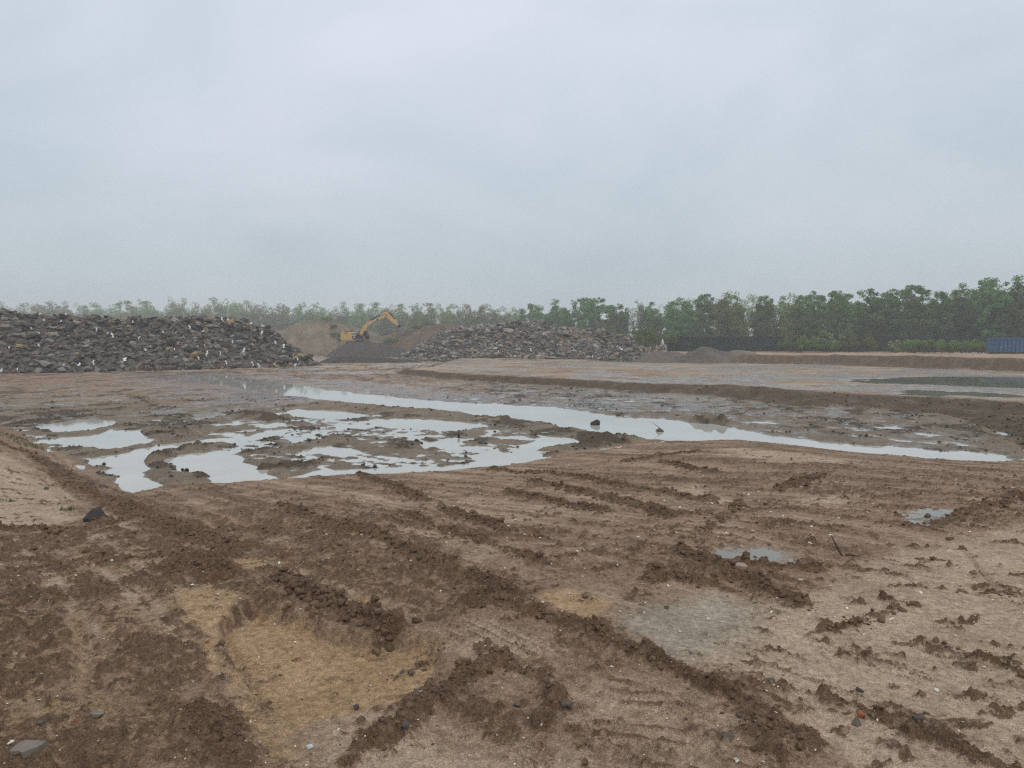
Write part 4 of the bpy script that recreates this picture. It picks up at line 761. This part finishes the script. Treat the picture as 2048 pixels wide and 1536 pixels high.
tx = mobj('logo', textmesh('CAT', .46, 'logo', M_WHT), E, (-.72, -1.475, 2.28), (math.pi / 2, 0, 0)); MB().box((-.72, -1.468, 1.88), (.42, .012, .16)).build('number_plate', M_WHT, E)
cb = MB().prism([(-.25, 1.42), (-.25, 3.1), (0, 3.22), (1.25, 3.22), (1.72, 2.4), (1.78, 1.75), (1.55, 1.42)], .35, 1.42).build('cab', M_BLK, E, bevel=.03)
MB().prism([(-.1, 2.05), (-.1, 3.0), (.5, 3.08), (.5, 2.05)], .325, .345).build('window', M_GLS, cb); MB().prism([(.58, 1.75), (.58, 3.08), (1.2, 3.08), (1.6, 2.4), (1.64, 1.75)], .325, .345).build('window', M_GLS, cb)
MB().box((1.0, .9, 3.26), (.5, .4, .08)).build('roof_light', M_BLK, cb)
MB().prism([(-.15, 1.42), (-.05, 2.4), (.75, 2.55), (1.15, 1.42)], -.5, .3).build('boom_bracket', M_YELD, E)
boom = [(.15, 2.15), (-.02, 2.45), (.35, 3.25), (1.0, 4.35), (1.75, 4.95), (2.6, 5.20), (4.3, 5.95), (5.45, 6.55), (5.75, 6.5), (5.8, 6.2), (5.2, 5.85), (3.6, 4.95), (2.4, 4.50), (1.85, 4.15), (1.45, 3.5), (.75, 2.35), (.45, 2.1)]
bo = MB().prism(boom, -.33, .2).build('boom', M_YEL, E, bevel=.03)
MB().prism([(2.75, 4.78), (2.9, 5.24), (4.05, 5.70), (3.9, 5.18)], -.343, -.333).build('decal_panel', M_BLK, bo)
mobj('logo', textmesh('CAT', .46, 'logo', M_WHT), bo, (3.28, -.35, 5.2), (math.pi / 2, -.40, 0))
for y_ in (-.48, .35):
    c_ = MB().cyl((.75, y_, 1.95), (1.3, y_, 3.2), .12, n=10).build('boom_cylinder', M_BLK, E); MB().cyl((1.3, y_, 3.2), (1.65, y_, 4.0), .06, n=10).build('rod', M_CHR, c_)
c_ = MB().cyl((2.35, -.07, 5.35), (4.35, -.07, 6.4), .13, n=10).build('stick_cylinder', M_BLK, bo); MB().cyl((4.35, -.07, 6.4), (5.25, -.07, 6.86), .065, n=10).build('rod', M_CHR, c_)
stick = [(5.05, 6.82), (5.35, 7.02), (5.95, 6.75), (6.55, 6.25), (8.05, 4.45), (8.12, 4.2), (7.9, 4.08), (6.3, 5.30), (5.55, 6.15)]
sk = MB().prism(stick, -.28, .14).build('stick', M_YEL, E, bevel=.025)
MB().cyl((5.62, -.36, 6.38), (5.62, .23, 6.38), .13, n=12).build('pivot_pin', M_BLK, sk)
c_ = MB().cyl((6.1, -.07, 6.85), (7.35, -.07, 5.55), .12, n=10).build('bucket_cylinder', M_BLK, sk); MB().cyl((7.35, -.07, 5.55), (8.0, -.07, 4.88), .06, n=10).build('rod', M_CHR, c_)
lk = MB(); lk.cyl((8.0, -.2, 4.88), (7.8, -.2, 4.35), .06, n=8); lk.cyl((8.0, .06, 4.88), (7.8, .06, 4.35), .06, n=8); lk.cyl((8.0, -.07, 4.88), (8.6, -.07, 4.25), .08, n=8); lk.build('linkage', M_GREY, E)
qc = MB().prism([(7.95, 4.3), (8.25, 4.45), (8.75, 4.2), (8.7, 3.7), (8.2, 3.65), (7.95, 3.95)], -.38, .24).build('quick_coupler', M_BLK, E)
bk = MB(); prof = [(8.25, 3.68), (8.75, 3.95), (9.45, 3.9), (9.6, 3.4), (9.4, 2.7), (9.15, 2.45), (9.3, 2.85), (9.25, 3.3), (8.95, 3.5), (8.55, 3.45)]
bk.prism(prof, -.7, .56); bk.prism([(8.3, 3.6), (8.75, 3.9), (9.45, 3.85), (9.55, 3.4), (9.15, 2.45), (8.6, 2.9)], -.74, -.70); bk.prism([(8.3, 3.6), (8.75, 3.9), (9.45, 3.85), (9.55, 3.4), (9.15, 2.45), (8.6, 2.9)], .56, .60)
bo_ = bk.build('bucket', M_GREY, E)
for i in range(5): MB().box((9.12, -.6 + i * .265, 2.36), (.1, .1, .24), taper=.5).build('tooth', M_BLK, bo_)

# ================================================================== loose pieces on the ground
def rock_mesh(name, mat, seed, dims, n_=22, flat_top=False, bev=.0):
    r = random.Random(seed); bm = bmesh.new()
    for i in range(n_):
        v = Vector((r.gauss(0, 1), r.gauss(0, 1), r.gauss(0, 1))).normalized(); m = max(abs(v.x), abs(v.y), abs(v.z)); v = v / (m * .55 + .45) * r.uniform(.82, 1.0)
        if flat_top: v.z = max(-1, min(1, v.z * 2.2))
        bm.verts.new((v.x * dims[0] / 2, v.y * dims[1] / 2, v.z * dims[2] / 2))
    g = bmesh.ops.convex_hull(bm, input=bm.verts); bmesh.ops.delete(bm, geom=[v for v in bm.verts if not v.link_faces], context='VERTS')
    bmesh.ops.bevel(bm, geom=list(bm.edges), offset=min(dims) * .06, segments=1, affect='EDGES')
    me = bpy.data.meshes.new(name); bm.to_mesh(me); bm.free(); me.materials.append(mat); return me
M_STONE = pm('grey_stone', (.215, .185, .15), .85, .3, 12, .4, 60); M_SLATE = pm('slate_stone', (.105, .09, .078), .8, .3, 14, .4, 60); M_ASPH = pm('asphalt', (.05, .046, .044), .85, .35, 60, .7, 120); M_CLODM = pm('wet_clod', tuple(q * 1.02 for q in C_DARK), .9, .5, 30, .8, 70, spec=.06, orand=.25)
M_WSTONE = pm('white_pebble', (.72, .65, .55), .6, .25, 30, orand=.3); M_BRICK = pm('pale_brick', (.34, .26, .20), .85, .2, 20, .3, 60); M_ORANGE = pm('orange_brick', (.30, .105, .05), .8, .3, 30); M_STICKM = pm('stick_wood', (.055, .042, .032), .9, .2, 20); M_MUDST = pm('muddy_stone', (.12, .098, .075), .5, .3, 16, .4, 50); M_FOIL = pm('crumpled_film', (.55, .57, .58), .25, .2, 30, .5, 80)
def place(name, label, cat, u, v, me, lift=.3, rz=None, tilt=(0, 0), group=None, h=.1, water=False):
    x, y = G(u, v, WL) if water else hit(u, v); z = WL if water else zland(x, y)
    o = mobj(name, me, None, (x, y, z + lift * h), (tilt[0], tilt[1], rt.uniform(0, 6.28) if rz is None else rz)); return tag(o, label, cat, group)
# broken asphalt lump on the left berm
bm = MB(); top = [(-.15, -.09), (.02, -.11), (.13, -.02), (.05, .05), (-.02, .14), (-.11, .06)]; n_ = len(top)
bm.add([(x, y, 0) for x, y in top] + [(x * .94, y * .94, .09 + .035 * (y > 0)) for x, y in top], [tuple(range(n_ - 1, -1, -1)), tuple(range(n_, 2 * n_))] + [(i, (i + 1) % n_, (i + 1) % n_ + n_, i + n_) for i in range(n_)])
place('asphalt_lump', 'black jagged lump of asphalt lying on the berm beside the sand patch', 'asphalt', 197, 1042, bm.mesh('asphalt_lump', M_ASPH, bevel=.008), .0, 0.15, (.42, .12))
bm = MB(); top = [(-.062, -.036), (.0, -.045), (.058, .0), (.066, .026), (-.022, .033), (-.045, .022)]
bm.add([(x, y, 0) for x, y in top] + [(x * .92, y * .92, .035) for x, y in top], [tuple(range(n_ - 1, -1, -1)), tuple(range(n_, 2 * n_))] + [(i, (i + 1) % n_, (i + 1) % n_ + n_, i + n_) for i in range(n_)])
place('flat_stone', 'flat pale grey stone with sharp corners in the dark soil', 'stone', 58, 1522, bm.mesh('flat_stone', M_STONE, bevel=.004), .1, .1, (.18, .05))
for i, (u, v, w_, lab) in enumerate([(195, 1447, .07, 'long grey stone flake half sunk in the soil'), (90, 1443, .045, 'small grey stone chip above the flat pale stone'), (80, 1462, .05, 'brownish grey stone chip close to the flat pale stone'), (60, 1483, .05, 'reddish grey stone chip right beside the flat pale stone')]):
    place('stone_chip', lab, 'stone', u, v, rock_mesh('stone_chip', (M_STONE, M_SLATE, M_MUDST, M_MUDST)[i], 300 + i, (w_, w_ * .6, w_ * .3), 14, True), .25, tilt=(.2, .1), h=w_ * .3)
for i, (u, v, w_, m_, lab, cat) in enumerate([(712, 1388, .045, M_SLATE, 'dark upright stone of the small pile in the sand bowl', 'stone'), (728, 1398, .05, M_STONE, 'pale grey stone of the small pile in the sand bowl', 'stone'), (735, 1412, .055, M_MUDST, 'muddy brown stone of the small pile in the sand bowl', 'stone'), (845, 1408, .045, M_FOIL, 'crumpled silvery plastic film beside the sand bowl', 'plastic film'), (804, 1320, .035, M_SLATE, 'bluish slate stone on the sandy floor', 'stone'), (822, 1322, .04, M_MUDST, 'brown stone next to the bluish slate on sand', 'stone'),
    (1838, 1447, .065, M_SLATE, 'purplish dark stone on the low clod ridge in pale silt', 'stone'), (1713, 1455, .06, M_MUDST, 'brown muddy stone on the low clod ridge near an orange brick bit', 'stone'), (1723, 1442, .05, M_ORANGE, 'orange brick fragment on the low clod ridge', 'brick'), (415, 1294, .03, M_ORANGE, 'small orange brick chip on the sandy track', 'brick'), (155, 1455, .025, M_ORANGE, 'tiny orange brick chip near the grey flake', 'brick'),
    (1456, 1492, .065, M_MUDST, 'rounded brown stone among the drag marks below the long berm', 'stone'), (1478, 1447, .035, M_SLATE, 'small dark slate beside the long clod berm', 'stone'), (620, 1507, .035, M_FOIL, 'white shiny chip on brown silt below the sand bowl', 'plastic chip'), (1540, 1372, .05, M_SLATE, 'flat dark slate lying in the pale silt', 'stone'), (1720, 1382, .045, M_SLATE, 'blackish flat stone just above the clod ridge', 'stone'), (1602, 1162, .045, M_WSTONE, 'white flint on silt below the small puddle', 'stone'), (1035, 1425, .045, M_MUDST, 'round brown stone in the hollow of the central mound', 'stone'), (1132, 1432, .06, M_MUDST, 'broad brown stone at the right foot of the central mound', 'stone'), (810, 1485, .05, M_SLATE, 'dark round stone on silt left of the central mound', 'stone'),
    (92, 981, .10, M_SLATE, 'dark stone lying on the sand patch', 'stone'), (206, 978, .14, M_SLATE, 'dark stone at the toe of the grassy bank', 'stone'), (1333, 1218, .04, M_SLATE, 'black stone at the edge of the grey silty film', 'stone'), (1510, 1112, .07, M_SLATE, 'dark stone beside the small foreground puddle', 'stone'), (1855, 1035, .09, M_SLATE, 'dark stone in the small puddle by the right ridge', 'stone')]):
    place(cat.replace(' ', '_') if cat != 'brick' else 'brick_fragment', lab, cat, u, v, rock_mesh('piece', m_, 320 + i, (w_, w_ * .75, w_ * .6), 20, cat == 'brick'), .3, h=w_ * .6)
place('brick', 'pale weathered brick lying by the muddy ridge near the puddle', 'brick', 1476, 1139, MB().box((0, 0, 0), (.12, .07, .055)).mesh('brick', M_BRICK, bevel=.006), .3, .1, (.1, .08), h=.05)
for i, (u, v) in enumerate([(1190, 850)]):
    place('dark_rock', 'black pointed rock standing out of the channel water', 'rock', u, v, rock_mesh('dark_rock', M_ASPH, 351, (.34, .26, .34), 18), .18, .4, (.2, .3), h=.3, water=True)
place('dark_rock', 'low brown rock just breaking the surface of the channel', 'rock', 1321, 863, rock_mesh('dark_rock', M_MUDST, 352, (.26, .2, .18), 18), .15, h=.2, water=True)
for u, v in ((366, 947), (374, 948)): place('wet_stone', 'small black stone of a pair at the edge of the left pool', 'stone', u, v, rock_mesh('wet_stone', M_ASPH, int(u), (.09, .08, .11), 16), .6, group='pair of black stones', h=.11, water=True)
place('mud_post', 'short dark stump standing in the shallow mud', 'stump', 917, 876, rock_mesh('mud_post', M_STICKM, 361, (.09, .08, .16), 18), .35, h=.15, water=True)
# stick
sx, sy = hit(1690, 1116); sz = zland(sx, sy); mb = MB(); pts = [(0, 0, -.03), (-.04, .03, .04), (-.06, .05, .09), (-.085, .07, .15)]
for i in range(3): mb.cyl(pts[i], pts[i + 1], .008 - .0015 * i, .0065 - .0015 * i, 6)
mb.cyl((0, 0, .01), (.09, -.05, .015), .008, .004, 5)
tag(mobj('stick', mb.mesh('stick', M_STICKM), None, (sx, sy, sz)), 'thin dark stick poking up out of the damp silt', 'stick')
# rounded clods pushed out beside the sand bowl
lay = random.Random(77); CLM = [rock_mesh('cobble', M_CLODM, 400 + i, (1, .85, .75), 26) for i in range(7)]; pts = hits([(555, 1160), (610, 1180), (650, 1195), (690, 1215), (740, 1238), (790, 1245)])
for i in range(120):
    k = lay.random() * (len(pts) - 1.001); j = int(k); p = Vector(pts[j]).lerp(Vector(pts[j + 1]), k - j); x, y = p.x + lay.gauss(0, .07), p.y - .06 + lay.gauss(0, .10); s = lay.uniform(.03, .075)
    tag(mobj('earth_cobble', lay.choice(CLM), None, (x, y, zland(x, y) + s * .15), (lay.uniform(-.6, .6), lay.uniform(-.6, .6), lay.uniform(0, 6.3)), (s, s, s)), 'rounded brown cobble of hard earth in the heap beside the sand bowl', 'cobble', 'cobbles heaped beside the sand bowl')
# ---- loose clods (uncountable)
r = np.random.default_rng(5)
def pick(n_, x0, x1, y0, y1, pw, fine=1.0):
    Y = y0 * (y1 / y0) ** r.random(n_); X = r.uniform(x0, x1, n_) * (Y + 1); z, t, c = land(X, Y); k = r.random(n_) < (np.clip(c, 0, 1.6) ** pw) * fine + (.006 if pw else .03); return X[k], Y[k], z[k], t[k], c[k]
X, Y, z, t, c = pick(52000, -.78, .78, 2.4, 15, 1.5, .5); S = (np.exp(r.normal(-5.5, .5, len(X))) * np.clip(Y / 4.2, .75, 1.9) * (.8 + .35 * np.clip(c, 0, 1.6))).clip(.0025, .03)
big_ = S > .010
for nm, k, base in (('soil_clods', ~big_, I0), ('soil_clods', big_, I1)):
    tag(mobj(nm, scatter_mesh(nm, np.stack([X, Y, z + S * .08], 1)[k], S[k], [M_CLODM], base, .16 if base is I1 else .24, (.5, .95), None, (.8, 1.3), seed=8)), 'dark crumbs of soil scattered over the ground in front of the water' if base is I0 else 'larger dark clods scattered along the berms', 'soil', kind='stuff')
RX = []; RY = []; RS = []
for P, w_, h_ in RIDGES:
    Ls = [math.dist(P[q], P[q + 1]) for q in range(len(P) - 1)]; n_ = int(min(420, 3000 * sum(Ls) * w_ * (1.0 if P[0][1] < 6 else .28)))
    for q in range(n_):
        j = lay.choices(range(len(Ls)), Ls)[0]; f_ = lay.random(); x, y = P[j][0] * (1 - f_) + P[j + 1][0] * f_ + lay.gauss(0, w_ * .75), P[j][1] * (1 - f_) + P[j + 1][1] * f_ + lay.gauss(0, w_ * .75)
        RX.append(x); RY.append(y); RS.append(min(.034, math.exp(lay.gauss(-4.85, .5)) * max(.85, min(1.9, y / 4.5))))
RX, RY, RS = np.array(RX), np.array(RY), np.array(RS); rz_ = land(RX, RY)[0]
for k, base in ((RS <= .0125, I0), (RS > .0125, I1)):
    tag(mobj('ridge_clods', scatter_mesh('ridge_clods', np.stack([RX, RY, rz_ + RS * .05], 1)[k], RS[k], [M_CLODM], base, .24 if base is I0 else .19, (.45, .95), None, (.8, 1.5), seed=18)), 'small crumbs along the ridges of thrown-up soil' if base is I0 else 'lumpy clods heaped along the ridges of thrown-up soil', 'soil', kind='stuff')
X, Y, z, t, c = pick(30000, -.72, .72, 12.5, 45, .8, .6); k = (t[:, 2] > .5) & (z > WL - .03); X, Y, z = X[k], Y[k], z[k]; S = (np.exp(r.normal(-3.95, .5, len(X)))).clip(.010, .075)
tag(mobj('mud_clods', scatter_mesh('mud_clods', np.stack([X, Y, z + S * .3], 1), S, [pm('mud_clod', (.085, .068, .05), .8, .4, 6, .5, 30)], I0, .2, (.5, .9), seed=9)), 'dark clods scattered over the grey mud between the pools', 'mud', kind='stuff')
# ---- white pebbles
PEB = [rock_mesh('pebble', M_WSTONE, 500 + i, (1, .75, .5), 16) for i in range(5)]
X, Y, z, t, c = pick(2600, -.76, .76, 2.5, 12, .0, .9); k = (X > -2.2) | (Y < 6.5); X, Y, z, t = X[k], Y[k], z[k], t[k]; S = (np.exp(r.normal(-4.75, .42, len(X))) * np.clip(Y / 4.5, .8, 1.8)).clip(.004, .03); od = np.argsort(-S / Y)
for i in od[:290]:
    tag(mobj('white_pebble', PEB[i % 5], None, (X[i], Y[i], z[i] + S[i] * .25), (r.uniform(-.5, .5), r.uniform(-.5, .5), r.uniform(0, 6.28)), tuple(S[i] * q for q in (1.3, 1.15, 1.1))), *(('small whitish pebble lying on yellow sand', 'pebble', 'whitish pebbles on sand') if t[i, 0] > .5 else ('small whitish pebble lying on pale silt', 'pebble', 'whitish pebbles on silt') if t[i, 1] > .5 else ('small whitish pebble lying among dark brown clods', 'pebble', 'whitish pebbles among clods')))
k = od[290:]; tag(mobj('pebbles', scatter_mesh('pebbles', np.stack([X, Y, z + S * .2], 1)[k], S[k] * .5, [M_WSTONE], I0, .15, (.4, .8), seed=12)), 'tiny whitish grit strewn over the brown ground', 'grit', kind='stuff')
# ---- grass on the left berm
gp = []
for u, v, n_, sp_r, hh in [(135, 1024, 40, .10, .08), (12, 1005, 22, .14, .07), (20, 872, 60, .6, .08), (60, 893, 50, .6, .08), (35, 882, 60, .7, .08), (255, 1030, 15, .12, .06), (110, 928, 15, .5, .07), (0, 866, 50, .7, .08)]:
    x0, y0 = hit(u, v)
    for i in range(n_): gp.append((x0 + lay.gauss(0, sp_r * .5), y0 + lay.gauss(0, sp_r * .5), hh * lay.uniform(.4, 1.1)))
gp = np.array(gp); gz_ = land(gp[:, 0], gp[:, 1])[0]; V = []; F = []
for i in range(len(gp)):
    a = lay.uniform(0, 6.28); h_ = gp[i, 2]; wd = .003 + .0004 * gp[i, 1]; dx, dy = math.cos(a), math.sin(a); lx, ly = lay.gauss(0, .35) * h_, lay.gauss(0, .35) * h_; b = len(V); x, y, z_ = gp[i, 0], gp[i, 1], gz_[i] - .01
    V += [(x - dx * wd, y - dy * wd, z_), (x + dx * wd, y + dy * wd, z_), (x + lx * .4 + dx * wd * .7, y + ly * .4 + dy * wd * .7, z_ + h_ * .6), (x + lx * .4 - dx * wd * .7, y + ly * .4 - dy * wd * .7, z_ + h_ * .6), (x + lx, y + ly, z_ + h_)]; F += [(b, b + 1, b + 2), (b, b + 2, b + 3), (b + 3, b + 2, b + 4)]
tag(mobj('grass', mesh_np('grass', np.array(V), np.array(F), [M_GRASS])), 'sparse green grass on the berm beside the sand patch', 'grass', kind='stuff')

# ================================================================== hazy air
hm = bpy.data.materials.new('haze'); hm.use_nodes = True; t = hm.node_tree; t.nodes.clear(); pv = N(t, 'ShaderNodeVolumePrincipled'); mo = N(t, 'ShaderNodeOutputMaterial')
pv.inputs['Color'].default_value = (.93, .95, .96, 1); pv.inputs['Density'].default_value = .00125; pv.inputs['Anisotropy'].default_value = .0; t.links.new(pv.outputs[0], mo.inputs['Volume'])
hb = MB().box((0, 1300, 11.5), (7200, 3600, 30)).build('haze', hm); tag(hb, kind='stuff')
